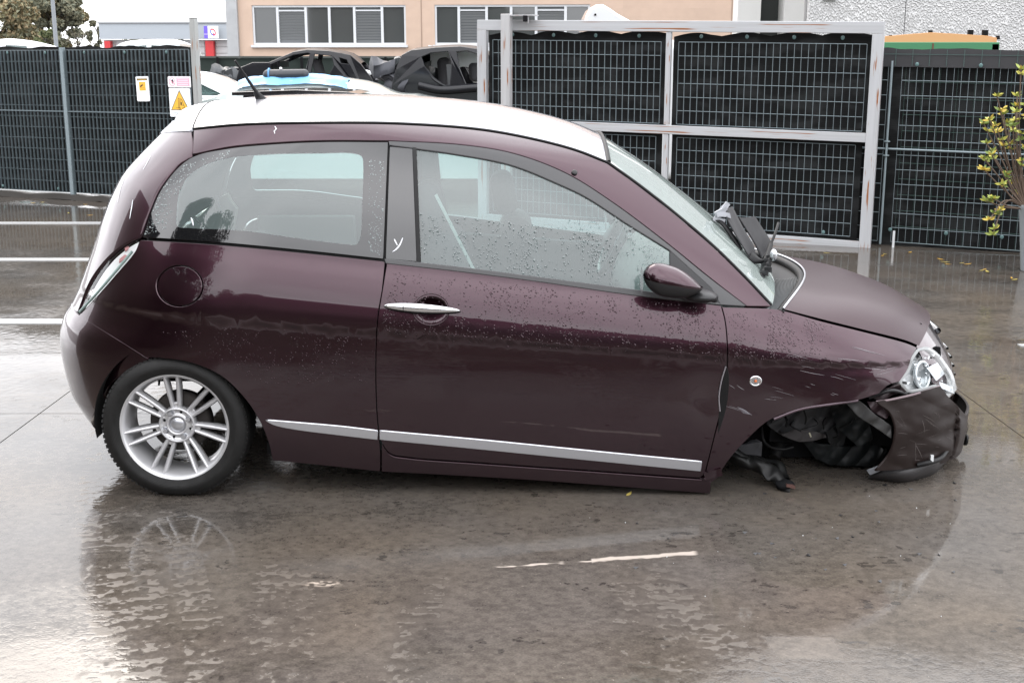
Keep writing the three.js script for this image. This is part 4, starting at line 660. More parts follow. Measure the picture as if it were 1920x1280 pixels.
// a cover spanning the car from one near edge to its mirror image: roof, hood, windscreen
function cap(E, crown, bow, nz = 40, pw = 2.3) {
  const pos = [], idx = [], uv = [], M1 = E.length;
  E.forEach((e, i) => { const t = i / (M1 - 1), c = crown(t, e), b = bow(t, e); for (let j = 0; j <= nz; j++) { const z = Math.sin((1 - 2 * j / nz) * Math.PI / 2), k = 1 - Math.abs(z) ** pw, kb = 1 - z * z; pos.push(e[0] + b * kb, e[1] + c * k, CZ + e[2] * z); uv.push(e[0], e[2] * z); if (i && j) { const q = i * (nz + 1) + j, r = q - nz - 1; idx.push(r - 1, q - 1, r, r, q - 1, q); } } });
  const g = new THREE.BufferGeometry(); g.setAttribute('position', new THREE.Float32BufferAttribute(pos, 3)); g.setAttribute('uv', new THREE.Float32BufferAttribute(uv, 2)); g.setIndex(idx); g.computeVertexNormals();
  return g;
}
const car = thing('crashed_car', 'small dark purple hatchback with silver roof, crashed at the front, its front wheel missing', 'car');
const PT = (name, g, m, p = car) => obj(name, g, m, p);
const both = (name, g, m) => { PT(name, g, m); PT(name, flip(g), m); };
const onS = (u, v, lift = 0) => { lastSol = [0.5, 0.8]; const q = solve(u, v), p = S(...q), n = SN(...q); return [p[0] + n.x * lift, p[1] + n.y * lift, p[2] + n.z * lift]; };
const frameAt = (u, v, lift = 0) => { lastSol = [0.5, 0.8]; const q = solve(u, v), p = V3(...S(...q)), n = SN(...q), x = V3(1, 0, 0).addScaledVector(n, -n.x).normalize(), y = n.clone().cross(x); return new THREE.Matrix4().makeBasis(x, y, n).setPosition(p.addScaledVector(n, lift)); };

// shared seams, traced along the flank (pixels of the full-size photograph)
const rev = (a) => a.slice().reverse();
const doorRear = [[726, 489, 1], [716, 545], [707, 605], [704, 690], [706, 770], [710, 815]];
const doorFront = [[1353, 572, 1], [1360, 600], [1364, 640], [1364, 685], [1358, 745], [1342, 810], [1322, 890]];
const arch = [[510, 864, 1], [503, 832], [486, 790], [456, 745], [412, 704], [352, 679], [296, 671]];
const roofEdge = [[362, 243], [450, 235], [600, 231.5], [750, 233], [900, 244], [1000, 262], [1080, 283], [1139, 306]];
const pillarEdge = [[1139, 306], [1200, 350], [1270, 405], [1340, 465], [1400, 524], [1447, 574]];
const frameOut = [[728, 263], [860, 270], [960, 286], [1060, 323], [1150, 379], [1250, 454], [1330, 519], [1401, 573]];
const winTop = [[360, 289], [430, 275], [500, 268], [600, 263], [728, 263]];
const C1 = (a) => [[a[0][0], a[0][1], 1], ...a.slice(1, -1), [a[a.length - 1][0], a[a.length - 1][1], 1]];   // an open run whose ends are corners

// flank panels
const sideFrame = sheet(pxLoop([...C1(roofEdge), ...C1(pillarEdge).slice(1), [1401, 574, 1], ...C1(rev(frameOut)).slice(1), ...C1(rev(winTop)).slice(1)], 1.2), { skirt: 0.03 });
both('side_frame', sideFrame, M.paint);
const quarter = sheet(pxLoop([[262, 449, 1], [400, 458], [560, 473], [722, 490, 1], ...C1(doorRear).slice(1), [713, 850, 1], [713, 885, 1], [610, 874], [510, 864, 1], ...C1(arch).slice(1), [272, 671, 1], [212, 633], [145, 592, 1], [190, 543], [225, 503], [250, 473]], 1.6),
  { holes: [pxLoop([...Array(20)].map((_, i) => [336 + 45.5 * Math.cos(i * Math.PI / 10), 536 + 40.3 * Math.sin(i * Math.PI / 10)]))] });
both('quarter_panel', quarter, M.paint);
both('fuel_flap', sheet(pxLoop([...Array(20)].map((_, i) => [336 + 41 * Math.cos(i * Math.PI / 10), 536 + 36.3 * Math.sin(i * Math.PI / 10)])), { lift: -0.0015 }), M.paint);
const recess = (rx, ry) => [...Array(20)].map((_, i) => [808 + rx * Math.cos(i * Math.PI / 10), 580 + ry * Math.sin(i * Math.PI / 10)]);
const door = sheet(pxLoop([[725, 490, 1], [850, 506], [1000, 524], [1205, 553], [1353, 572, 1], ...C1(doorFront).slice(1), [1312, 897, 1], [1100, 882], [900, 868], [768, 858], [730, 850], [714, 828], ...C1(rev(doorRear)).slice(0, -1)], 1.8), { holes: [pxLoop(recess(32, 26))] });
both('door', door, M.paint);
const sill = sheet(pxLoop([[715, 834, 1], [732, 855], [768, 862], [900, 872], [1100, 886], [1312, 901, 1], [1334, 905, 1], [1332, 927, 1], [1200, 917], [1000, 902], [850, 893], [715, 886, 1]], 0.8), { skirt: 0.05, lift: -0.006 });
both('sill', sill, M.paint);
const fenderLoop = [[1357, 575, 1], [1447, 578], [1468, 581], [1540, 601], [1620, 621], [1700, 642], [1722, 651, 1], [1712, 668], [1704, 692], [1688, 716, 1], [1668, 722], [1650, 738, 1], [1612, 750], [1560, 757], [1500, 767], [1444, 788], [1404, 822], [1368, 862], [1346, 896, 1], [1336, 905, 1], [1316, 902, 1], ...C1(rev(doorFront))];
both('front_fender', sheet(pxLoop(fenderLoop, 1.6), { h: 0.035 }), M.paint);
// tail: the hatch wraps round to the side window; bumper below
const hatchSeam = [[359, 247, 1], [359, 290], [331, 312], [297, 355], [277, 400], [261, 446, 1], [240, 454], [205, 480], [170, 525], [146, 585, 1]];
const hs = pxRun(hatchSeam, -1.8), yA = hs[0][1], yB = hs[hs.length - 1][1];
const sA = hs[0][0], sB = hs[hs.length - 1][0], wrap = (a, ya, yb, n = 4) => [...Array(n)].map((_, i) => [lerp(a, -1, (i + 1) / n), lerp(ya, yb, (i + 1) / n)]);
const hatch = sheet([...hs, ...wrap(sB, yB, yB), ...rev(wrap(sA, yA, yA))], { h: 0.05 });
both('tailgate', hatch, M.paint);
const bs = pxRun([[146, 594, 1], [212, 635], [271, 673, 1], [240, 690], [200, 722], [176, 765], [162, 806, 1], [150, 808, 1]], 2.2);
both('rear_bumper', sheet([...bs, ...wrap(bs[bs.length - 1][0], bs[bs.length - 1][1], 0.25), ...rev(wrap(bs[0][0], bs[0][1], bs[0][1] - 0.004))], { h: 0.04, skirt: 0.05 }), M.paint);
both('bumper_end', sheet([...pxRun([[271, 677, 1], [240, 694], [200, 727], [179, 767], [166, 806, 1]], 0), ...pxRun([[150, 809, 1], [160, 809, 1]])].filter(Boolean), { lift: -0.03, skirt: 0 }), M.dark);
// rear lamp: clear cover, white and red chambers
const lampLoop = [[257, 450, 1], [240, 459], [207, 485], [176, 527], [148, 587, 1], [190, 541], [224, 501], [248, 472]];
const lamp = new THREE.Group(); lamp.name = 'tail_lamp'; car.add(lamp);
{
  const A = (l, o) => sheet(pxLoop(l, 1), o);
  obj('lens', A(lampLoop, { lift: 0.002, skirt: 0.006, h: 0.03 }), M.lens, lamp);
  obj('reflector', A(lampLoop, { lift: -0.014, skirt: 0, h: 0.03 }), std([0.75, 0.76, 0.76], 0.25, 0.1), lamp);
  obj('red_chamber', [A([[229, 464, 1], [238, 460, 1], [236, 466, 1], [230, 472, 1]], { lift: -0.008, skirt: 0.004 }), A([[219, 484, 1], [231, 475], [234, 479], [227, 486], [218, 493, 1]], { lift: -0.008, skirt: 0.004 })], std([0.48, 0.24, 0.24], 0.25), lamp);
  const lf = pxRun([[248, 472], [224, 501], [190, 541], [150, 585]]).map((q) => { const p = S(...q), n = SN(...q); return [p[0] + n.x * 0.003, p[1] + n.y * 0.003, p[2] + n.z * 0.003]; });
  obj('lens_edge', tube(lf, 0.006, 40, 6), std([0.25, 0.34, 0.32], 0.2), lamp);
  const far = lamp.clone(); car.add(far); far.children.forEach((m) => { m.geometry = flip(m.geometry); });
}
// glass
const quarterLoop = [[728, 265, 1], [600, 265], [500, 270], [430, 277], [365, 291], [334, 312], [300, 356], [281, 400], [265, 445, 1], [400, 454], [560, 469], [719, 486, 1]];
const paneLoop = [[345, 340], [352, 330], [380, 310], [430, 295], [500, 288], [600, 286], [660, 286], [678, 292], [681, 308], [679, 380], [675, 448], [668, 458], [650, 458], [560, 447], [450, 432], [350, 427], [332, 424], [330, 400], [334, 365]];
const bandM = std([0.008, 0.008, 0.009], 0.03, 0, { clearcoat: 1, clearcoatRoughness: 0.01 });
both('quarter_window', sheet(pxLoop(quarterLoop, 1.4), { holes: [pxLoop(paneLoop)], lift: -0.001, skirt: 0.008, bevel: 0.001, h: 0.06 }), bandM);
both('quarter_pane', sheet(pxLoop(paneLoop, -0.3), { lift: -0.0016, skirt: 0, h: 0.06 }), M.glass);
const glassTop = [[776, 277, 1], [860, 289], [960, 309], [1050, 345], [1100, 369], [1180, 421], [1254, 472, 1]];
const doorGlass = [...glassTop, [1254, 555, 1], [1210, 549], [1000, 521], [784, 491, 1]];
both('door_window', sheet(pxLoop(doorGlass, -3), { lift: -0.012, skirt: 0, h: 0.06 }), M.glass);
both('pillar_cover', sheet(pxLoop([[731, 274, 1], [773, 278, 1], [781, 490, 1], [723, 485, 1]], 0.6), { lift: -0.002, skirt: 0.012 }), std([0.014, 0.014, 0.015], 0.10, 0, { clearcoat: 1, clearcoatRoughness: 0.02 }));
both('window_frame', sheet(pxLoop([...C1(frameOut), [1352, 571, 1], [1335, 540, 1], [1256, 468, 1], ...C1(rev(glassTop)).slice(1), [730, 271, 1]], 1.0), { lift: -0.002, skirt: 0.015, bevel: 0.004 }), std([0.05, 0.05, 0.052], 0.30));
both('window_seal', sheet(pxLoop([[774, 276, 1], [780, 277, 1], [788, 491, 1], [782, 491, 1]], 0), { lift: 0.002, skirt: 0.012 }), M.rubber);
both('pillar_shell', [sheet(pxLoop([[712, 262, 1], [742, 262, 1], [738, 494, 1], [706, 490, 1]], 0), { lift: -0.022, skirt: 0 }), sheet(pxLoop([[268, 438, 1], [400, 448], [560, 463], [716, 480, 1], [714, 498, 1], [560, 481], [400, 465], [266, 456, 1]], 0), { lift: -0.022, skirt: 0 })], M.black);
both('sail_panel', sheet(pxLoop([[1257, 470, 1], [1336, 541, 1], [1353, 570, 1], [1330, 569], [1257, 557, 1]], 0.8), { lift: 0, skirt: 0.015 }), M.trim);
both('fender_corner', sheet(pxLoop([[1342, 530, 1], [1398, 574, 1], [1359, 572, 1], [1352, 552]], 0.8), { lift: -0.003, skirt: 0.015 }), M.trim);
both('belt_moulding', sheet(pxLoop([[722, 486, 1], [850, 500], [1000, 519], [1206, 546], [1330, 563, 1], [1352, 571, 1], [1205, 555], [1000, 526], [850, 507], [724, 493, 1]], 0), { lift: 0.007, skirt: 0.02, bevel: 0.004 }), std([0.055, 0.055, 0.057], 0.28));
both('window_guide', new THREE.SphereGeometry(0.012, 12, 8).scale(1, 1, 0.5).applyMatrix4(frameAt(1077, 324, 0.004)), M.trim);
// bright strips
both('side_strip', sheet(pxLoop([[499, 787, 1], [560, 792], [640, 799], [707, 807, 1], [707, 822, 1], [640, 814], [560, 804], [515, 795]], 0), { lift: 0.010, skirt: 0.014, bevel: 0.005 }), M.satin);
both('side_strip', sheet(pxLoop([[713, 807, 1], [900, 824], [1100, 844], [1315, 865, 1], [1313, 881, 1], [1100, 860], [900, 840], [713, 822, 1]], 0), { lift: 0.010, skirt: 0.014, bevel: 0.005 }), M.satin);
// handle in its bowl
{
  const m = frameAt(808, 580), h = new THREE.Group(); h.name = 'door_handle'; car.add(h);
  const bowl = new THREE.SphereGeometry(1, 28, 14, 0, Math.PI * 2, Math.PI / 2, Math.PI / 2).rotateX(Math.PI / 2).scale(0.074, 0.064, 0.035);
  obj('bowl', bowl.applyMatrix4(m), M.paint, h);
  obj('bowl_rim', new THREE.TorusGeometry(1, 0.045, 6, 40).scale(0.071, 0.061, 0.06).applyMatrix4(m), M.paint, h);
  const L = 0.292, pts = []; for (let i = 0; i <= 40; i++) { const t = i / 40, r = Math.sin(Math.PI * t) ** 0.5; pts.push(new THREE.Vector2(Math.max(1e-4, 0.0195 * r * (1 - 0.25 * t)), (t - 0.5) * L)); }
  const grip = new THREE.LatheGeometry(pts, 24).rotateZ(-Math.PI / 2).scale(1, 1, 0.7); grip.rotateZ(-0.075 + 0.01).translate(-0.033, 0.004, 0.030); obj('grip', grip.applyMatrix4(m), M.chrome, h);
  obj('grip_base', new THREE.LatheGeometry(pts.map((p) => new THREE.Vector2(p.x * 1.15, p.y * 1.02)), 20).rotateZ(-Math.PI / 2).scale(1, 1, 0.45).rotateZ(-0.065).translate(-0.033, 0.0015, 0.020).applyMatrix4(m), M.black, h);
  obj('key_cover_seam', new THREE.TorusGeometry(0.0185, 0.0009, 4, 20).scale(1, 0.72, 1).rotateY(Math.PI / 2).translate(-0.105, 0.008, 0.030).applyMatrix4(m), M.black, h);
  const far = h.clone(); car.add(far); far.children.forEach((o) => { o.geometry = flip(o.geometry); });
}
// upper covers
const edge3 = (run) => run.map((q) => { const p = S(...q); return [p[0], p[1], p[2] - CZ]; });
const roofE = edge3(pxRun(offsetLine(roofEdge.map((p) => [p[0], p[1]]), 2.2, false), 0, 14));
PT('roof', cap(roofE, (t) => 0.098 - 0.012 * t * t, (t) => -0.01 * (1 - t) + 0.0 * t, 48), M.silver);
{ // gutter lines along the roof
  for (const s of [1, -1]) PT('roof_seal', tube(roofE.map((e) => [e[0], e[1] - 0.001, CZ + s * (e[2] + 0.002)]), 0.0055, 80, 6), M.black);
  const e = roofE[roofE.length - 1], pts = []; for (let j = 0; j <= 30; j++) { const z = Math.sin((1 - 2 * j / 30) * Math.PI / 2); pts.push([e[0] + 0.004, e[1] + 0.086 * (1 - Math.abs(z) ** 2.3) + 0.001, CZ + e[2] * z]); } PT('screen_seal', tube(pts, 0.009, 60, 6), M.rubber);
  const b = roofE[0], p2 = []; for (let j = 0; j <= 30; j++) { const z = Math.sin((1 - 2 * j / 30) * Math.PI / 2); p2.push([b[0] - 0.004 - 0.01 * (1 - z * z), b[1] + 0.098 * (1 - Math.abs(z) ** 2.3) - 0.002, CZ + b[2] * z]); } PT('roof_joint', tube(p2, 0.004, 60, 6), M.black);
}
{ // spoiler lip at the rear of the roof, silver, closing the top of the hatch
  const yT = roofE[0][1] + NOSE * (roofE[0][0] - AX), E = [], s0 = solve(358, 245)[0]; for (let i = 0; i <= 26; i++) { const s = lerp(s0, -0.985, i / 26), p = S(s, yT + 0.0), k = i / 26; E.push([p[0], p[1] - 0.02 * k * k, p[2] - CZ]); }
  const W0 = E[0][2]; PT('spoiler', cap(E.reverse(), (t, e) => 0.095 * clamp(e[2] / W0, 0.15, 1) ** 0.8, () => -0.004, 40), M.silver);
  const sk = sheet([[s0, yT - 0.012], ...wrap(s0, yT - 0.012, yT - 0.075, 6), ...rev(wrap(s0, yT, yT, 6)), [s0, yT]], { lift: 0.005, skirt: 0.012 }); both('spoiler_side', sk, M.silver);
}
// windscreen and its surround
const pillE = edge3(pxRun(offsetLine(pillarEdge.map((p) => [p[0], p[1]]), 3, false), 0, 12)).map((e) => [e[0], e[1], e[2] - 0.004]);
const wsCrown = (t) => lerp(0.084, 0.05, t), wsBow = (t) => lerp(0.0, 0.11, t ** 0.9);
PT('windscreen', cap(pillE, wsCrown, wsBow, 48, 2.2), M.screen);
for (const s of [1, -1]) PT('screen_seal', tube(pillE.map((e) => [e[0] - 0.004, e[1] + 0.001, CZ + s * (e[2] + 0.004)]), 0.006, 60, 6), M.rubber);
// hood
const hoodNear = pxRun([[1469, 579], [1540, 597.5], [1620, 617.5], [1700, 638], [1724, 648]], 0, 12);
{
  const E = edge3(hoodNear), L0 = E[0][0], L1 = E[E.length - 1][0];
  const crown = (t, e) => lerp(0.058, 0.082, sstep(0, 0.5, (e[0] - L0) / (L1 - L0))) - 0.022 * sstep(0.7, 1, (e[0] - L0) / (L1 - L0));
  PT('hood', cap(E, crown, (t, e) => 0.225 - 0.04 * sstep(0.3, 1, (e[0] - L0) / (L1 - L0)), 56, 4.2), M.hood);
  { // nose between hood and bumper
    const e = E[E.length - 1], pos = [], idx = [], N = 40, K = 8;
    for (let j = 0; j <= N; j++) { const z = Math.sin((1 - 2 * j / N) * Math.PI / 2), zt = Math.abs(z) * e[2]; let a = 1, b = 2; for (let k = 0; k < 30; k++) { const c = (a + b) / 2; S(c, 0.56)[2] - CZ > zt ? a = c : b = c; } const B = S(a, 0.56), T = [e[0] + 0.175 * (1 - z * z), e[1] + crown(1, e) * (1 - Math.abs(z) ** 4.2) - 0.004];
      for (let k = 0; k <= K; k++) { const t = k / K; pos.push(lerp(T[0] - 0.01, B[0] - 0.05, Math.sin(t * Math.PI / 2)), lerp(T[1], B[1], t), CZ + z * e[2]); if (j && k) { const q = j * (K + 1) + k, r = q - K - 1; idx.push(r - 1, r, q - 1, q - 1, r, q); } } }
    const g = new THREE.BufferGeometry(); g.setAttribute('position', new THREE.Float32BufferAttribute(pos, 3)); g.setIndex(idx); g.computeVertexNormals(); PT('nose_panel', g, M.paint);
    const arc = (f, r, m, n) => { const l = []; for (let j = 16; j <= N - 16; j++) { const q = (j * (K + 1) + f) * 3; l.push([pos[q] + 0.008, pos[q + 1], pos[q + 2]]); } PT(n, tube(l, r, 60, 8), m); };
    arc(2, 0.014, M.chrome, 'grille_surround'); for (const f of [4, 5, 6, 7]) arc(f, 0.006, M.chrome, 'grille_bar');
    const q = ((N / 2) * (K + 1) + 2) * 3; PT('badge', new THREE.CylinderGeometry(0.036, 0.036, 0.014, 28).rotateZ(-0.9).translate(pos[q] + 0.006, pos[q + 1] + 0.004, CZ), M.chrome);
  }
  const h0 = E[0], p2 = []; for (let j = 0; j <= 30; j++) { const z = Math.sin((1 - 2 * j / 30) * Math.PI / 2); p2.push([h0[0] + 0.225 * (1 - z * z), h0[1] + 0.058 * (1 - Math.abs(z) ** 4.2) + 0.002, CZ + h0[2] * z]); }
  PT('hood_edge', tube(p2, 0.0045, 60, 6), M.satin); PT('hood_inner', tube(p2.map((p) => [p[0] - 0.012, p[1] - 0.022, p[2]]), 0.02, 60, 6), M.black);
  // cowl: grey grille between screen and hood
  const w = pillE[pillE.length - 1], pos = [], N = 40, Mx = 14, idx = [], cow = (j, i) => { const z = Math.sin((1 - 2 * j / N) * Math.PI / 2) * 0.985, a = [w[0] + 0.11 * (1 - z * z) - 0.05, w[1] - 0.022 + 0.05 * (1 - Math.abs(z) ** 2.2)], b = [h0[0] + 0.225 * (1 - z * z) - 0.01, h0[1] + 0.058 * (1 - Math.abs(z) ** 4.2) - 0.030]; const k = i / Mx; return [lerp(a[0], b[0], k), lerp(a[1], b[1], k) - 0.02 * Math.sin(k * Math.PI), CZ + lerp(w[2] + 0.02, h0[2] - 0.01, k) * z]; };
  for (let i = 0; i <= Mx; i++) for (let j = 0; j <= N; j++) { pos.push(...cow(j, i)); if (i && j) { const q = i * (N + 1) + j, r = q - N - 1; idx.push(r - 1, q - 1, r, r, q - 1, q); } }
  const cg = new THREE.BufferGeometry(); cg.setAttribute('position', new THREE.Float32BufferAttribute(pos, 3)); cg.setIndex(idx); cg.computeVertexNormals(); const cowl = PT('cowl', cg, M.black);
  const sl = []; for (let i = 3; i <= Mx - 1; i += 0.5) { const l = []; for (let j = 3; j <= 17; j++) { const p = cow(j, i); l.push([p[0], p[1] + 0.003, p[2]]); } sl.push(tube(l, 0.0022, 20, 4)); } obj('grille_slat', sl, M.greyPlastic, cowl);
  const rib = []; for (let j = 1; j <= 20; j++) { const p = cow(j, 3); rib.push([p[0], p[1] + 0.008, p[2]]); } obj('cowl_lip', tube(rib, 0.011, 30, 8), std([0.16, 0.17, 0.18], 0.45), cowl);
}

// ---------------------------------------------------------------- wheels
function makeWheel() {
  const w = new THREE.Group(); w.name = 'wheel';
  const R = 0.295, rr0 = 0.224, W = 0.19;
  const prof = [[rr0 - 0.012, -W / 2 + 0.012], [rr0 + 0.004, -W / 2 + 0.002], [R - 0.045, -W / 2 - 0.006], [R - 0.018, -W / 2 + 0.006], [R - 0.004, -W / 2 + 0.026], [R, 0], [R - 0.004, W / 2 - 0.026], [R - 0.018, W / 2 - 0.006], [R - 0.045, W / 2 + 0.006], [rr0 + 0.004, W / 2 - 0.002], [rr0 - 0.012, W / 2 - 0.012]];
  const c = catmull(prof, 0.006).map((p) => new THREE.Vector2(p[0], p[1]));
  const ty = new THREE.LatheGeometry(c, 96).rotateX(Math.PI / 2); { const p = ty.attributes.position; for (let i = 0; i < p.count; i++) { const x = p.getX(i), y = p.getY(i); if (y < -R + 0.014) p.setY(i, -R + 0.010 + (y + R) * 0.25); } ty.computeVertexNormals(); }
  const tyre = obj('tyre', ty, M.tyre ?? (M.tyre = tyreMat()), w);
  const tread = []; for (let i = 0; i < 84; i++) { const a = i / 84 * Math.PI * 2; for (const s of [-1, 1]) { const b = new THREE.BoxGeometry(0.014, 0.008, 0.036); b.rotateY(s * 0.35); b.translate(0, R - 0.0075, s * (W / 2 - 0.030)); b.rotateZ(a); const p = b.attributes.position; let low = 0; for (let k = 0; k < p.count; k++) low = Math.min(low, p.getY(k)); if (low > -R + 0.012) tread.push(b); } }
  obj('tread_block', tread, M.tyre, tyre); tag(tyre.children[0], null, null, null, 'stuff');
  const rim = new THREE.Group(); rim.name = 'rim'; w.add(rim);
  const lip = [[0.196, -0.075], [0.190, -0.02], [0.192, 0.03], [0.199, 0.062], [0.207, 0.078], [0.214, 0.0865], [0.2225, 0.0875], [0.226, 0.084], [0.224, 0.076], [0.206, 0.05], [0.203, -0.02], [0.212, -0.078], [0.222, -0.084], [0.222, -0.078], [0.196, -0.075]].map((p) => new THREE.Vector2(...p));
  obj('barrel', new THREE.LatheGeometry(lip, 96).rotateX(Math.PI / 2), M.alloy, rim);
  const spoke = (a, s) => { // one blade of a pair, thick at the rim, curved towards its partner at the hub
    const pos = [], idx = [], N = 14, K = 8;
    for (let i = 0; i <= N; i++) { const t = i / N, r = lerp(0.058, 0.2125, t), off = s * lerp(0.0095, 0.0265, t ** 0.75), hw = lerp(0.0098, 0.0092, t) + 0.0015 * Math.sin(t * Math.PI), zf = lerp(0.046, 0.078, t ** 1.3), dp = lerp(0.030, 0.040, t);
      for (let j = 0; j < K; j++) { const [px, pz] = [[-1, -1], [-0.95, -0.2], [-0.75, 0.55], [-0.25, 0.97], [0.25, 1], [0.75, 0.6], [0.95, -0.2], [1, -1]][j]; pos.push(off + px * hw, r, zf + (pz - 1) * dp * 0.5); }
      if (i) for (let j = 0; j < K; j++) { const a0 = (i - 1) * K + j, a1 = (i - 1) * K + (j + 1) % K, b0 = a0 + K, b1 = a1 + K; idx.push(a0, b0, a1, a1, b0, b1); } }
    const g = new THREE.BufferGeometry(); g.setAttribute('position', new THREE.Float32BufferAttribute(pos, 3)); g.setIndex(idx); g.computeVertexNormals(); g.rotateZ(a); return g; };
  const gap = (a) => { const s = new THREE.Shape(); s.moveTo(-0.011, 0.056); s.lineTo(0.011, 0.056); s.lineTo(0.012, 0.082); s.quadraticCurveTo(0, 0.097, -0.012, 0.082); s.lineTo(-0.011, 0.056); return new THREE.ExtrudeGeometry(s, { depth: 0.016, bevelEnabled: true, bevelSize: 0.003, bevelThickness: 0.003, bevelSegments: 2 }).translate(0, 0, 0.02).rotateZ(a); };
  for (let i = 0; i < 7; i++) { const a = 0.035 + i * Math.PI * 2 / 7; obj('spoke', spoke(a, -1), M.alloy, rim); obj('spoke', spoke(a, 1), M.alloy, rim); obj('web', gap(a), M.alloy, rim); }
  obj('hub', new THREE.LatheGeometry([[0.001, 0.03], [0.033, 0.03], [0.034, 0.046], [0.040, 0.050], [0.043, 0.046], [0.047, 0.040], [0.061, 0.040], [0.064, 0.052], [0.068, 0.054], [0.073, 0.050], [0.075, 0.03], [0.074, 0.0], [0.001, 0.0]].map((p) => new THREE.Vector2(...p)), 64).rotateX(Math.PI / 2), M.alloy, rim);
  obj('centre_cap', new THREE.SphereGeometry(0.032, 28, 14, 0, 6.283, 0, Math.PI / 2).rotateX(Math.PI / 2).scale(1, 1, 0.5).translate(0, 0, 0.034), M.satin, rim);
  for (let i = 0; i < 4; i++) { const a = 0.46 + i * Math.PI / 2; obj('bolt', [new THREE.CylinderGeometry(0.0085, 0.0095, 0.016, 6).rotateX(Math.PI / 2).translate(Math.cos(a) * 0.053, Math.sin(a) * 0.053, 0.046), new THREE.TorusGeometry(0.0125, 0.003, 6, 16).translate(Math.cos(a) * 0.053, Math.sin(a) * 0.053, 0.041)], M.satin, rim); const b = a + Math.PI / 4; obj('hole', new THREE.CylinderGeometry(0.0055, 0.0055, 0.004, 14).rotateX(Math.PI / 2).translate(Math.cos(b) * 0.054, Math.sin(b) * 0.054, 0.0395), M.dark, rim); }
  obj('valve', bar([-0.064, 0.182, 0.03], [-0.060, 0.168, 0.055], 0.0045, 8), M.dark, rim);
  obj('brake_drum', new THREE.LatheGeometry([[0.001, 0.005], [0.11, 0.005], [0.122, -0.005], [0.124, -0.05], [0.001, -0.05]].map((p) => new THREE.Vector2(...p)), 48).rotateX(Math.PI / 2), std([0.035, 0.03, 0.027], 0.8), w);
  return w;
}
function tyreMat() { const f = (u, v) => fbm(u * 60, v * 14, 4); return new THREE.MeshPhysicalMaterial({ map: dtex(512, 128, (u, v, o) => { const k = 0.013 + 0.010 * (f(u, v) - 0.35); o[0] = toS(k); o[1] = toS(k * 0.99); o[2] = toS(k * 0.97); }, { srgb: true }), bumpMap: dtex(512, 256, (u, v, o) => { const side = Math.abs(v - 0.5) > 0.27 ? 0.5 + 0.25 * Math.sin(v * 260) : 0.5; o[0] = o[1] = o[2] = side * 0.7 + 0.3 * f(u, v); }), bumpScale: 0.0015, roughness: 0.6, specularIntensity: 0.5 }); }
{ const w = makeWheel(); w.position.set(AX, 0.291, CZ + 0.725); car.add(w); const v = w.clone(); v.position.z = CZ - 0.725; v.rotation.y = Math.PI; car.add(v); const u = w.clone(); u.position.set(1.03, 0.285, CZ - 0.66); u.rotation.y = Math.PI; car.add(u); }
// arches, floor and beam axle
{
  const ring = (x, y, r, z0, z1, a0, a1) => { const g = new THREE.CylinderGeometry(r, r, Math.abs(z1 - z0), 40, 1, true, a0, a1 - a0).rotateX(Math.PI / 2).translate(x, y, (z0 + z1) / 2); return g; };
  const dk = std([0.012, 0.012, 0.012], 0.85, 0, { side: THREE.DoubleSide });
  for (const s of [1, -1]) { PT('wheel_liner', ring(AX + 0.01, 0.30, 0.335, CZ + s * 0.79, CZ + s * 0.54, -1.75 + Math.PI, 1.75 + Math.PI), dk); PT('liner_wall', new THREE.RingGeometry(0.24, 0.336, 40, 1, 0.05, Math.PI - 0.1).translate(AX + 0.01, 0.30, CZ + s * 0.545), dk); }
  const tilt = (x) => -NOSE * (x - AX);
  const floor = bx(0, 0, 0, 1.7, 0.05, 1.42); { const p = floor.attributes.position; for (let i = 0; i < p.count; i++) { const x = p.getX(i) - 0.15; p.setXYZ(i, x, p.getY(i) + 0.20 + tilt(x), p.getZ(i) + CZ); } } PT('floor_pan', floor, M.dark);
  PT('boot_floor', bx(-1.45, 0.42, CZ, 0.75, 0.04, 1.0), M.dark); PT('beam_axle', bar([AX, 0.286, CZ - 0.62], [AX, 0.286, CZ + 0.62], 0.035, 12), M.dark);
  PT('exhaust', tube([[-0.6, 0.22, CZ - 0.2], [-1.0, 0.26, CZ - 0.25], [-1.4, 0.30, CZ - 0.35], [-1.75, 0.28, CZ - 0.4]], 0.03), M.dark);
}
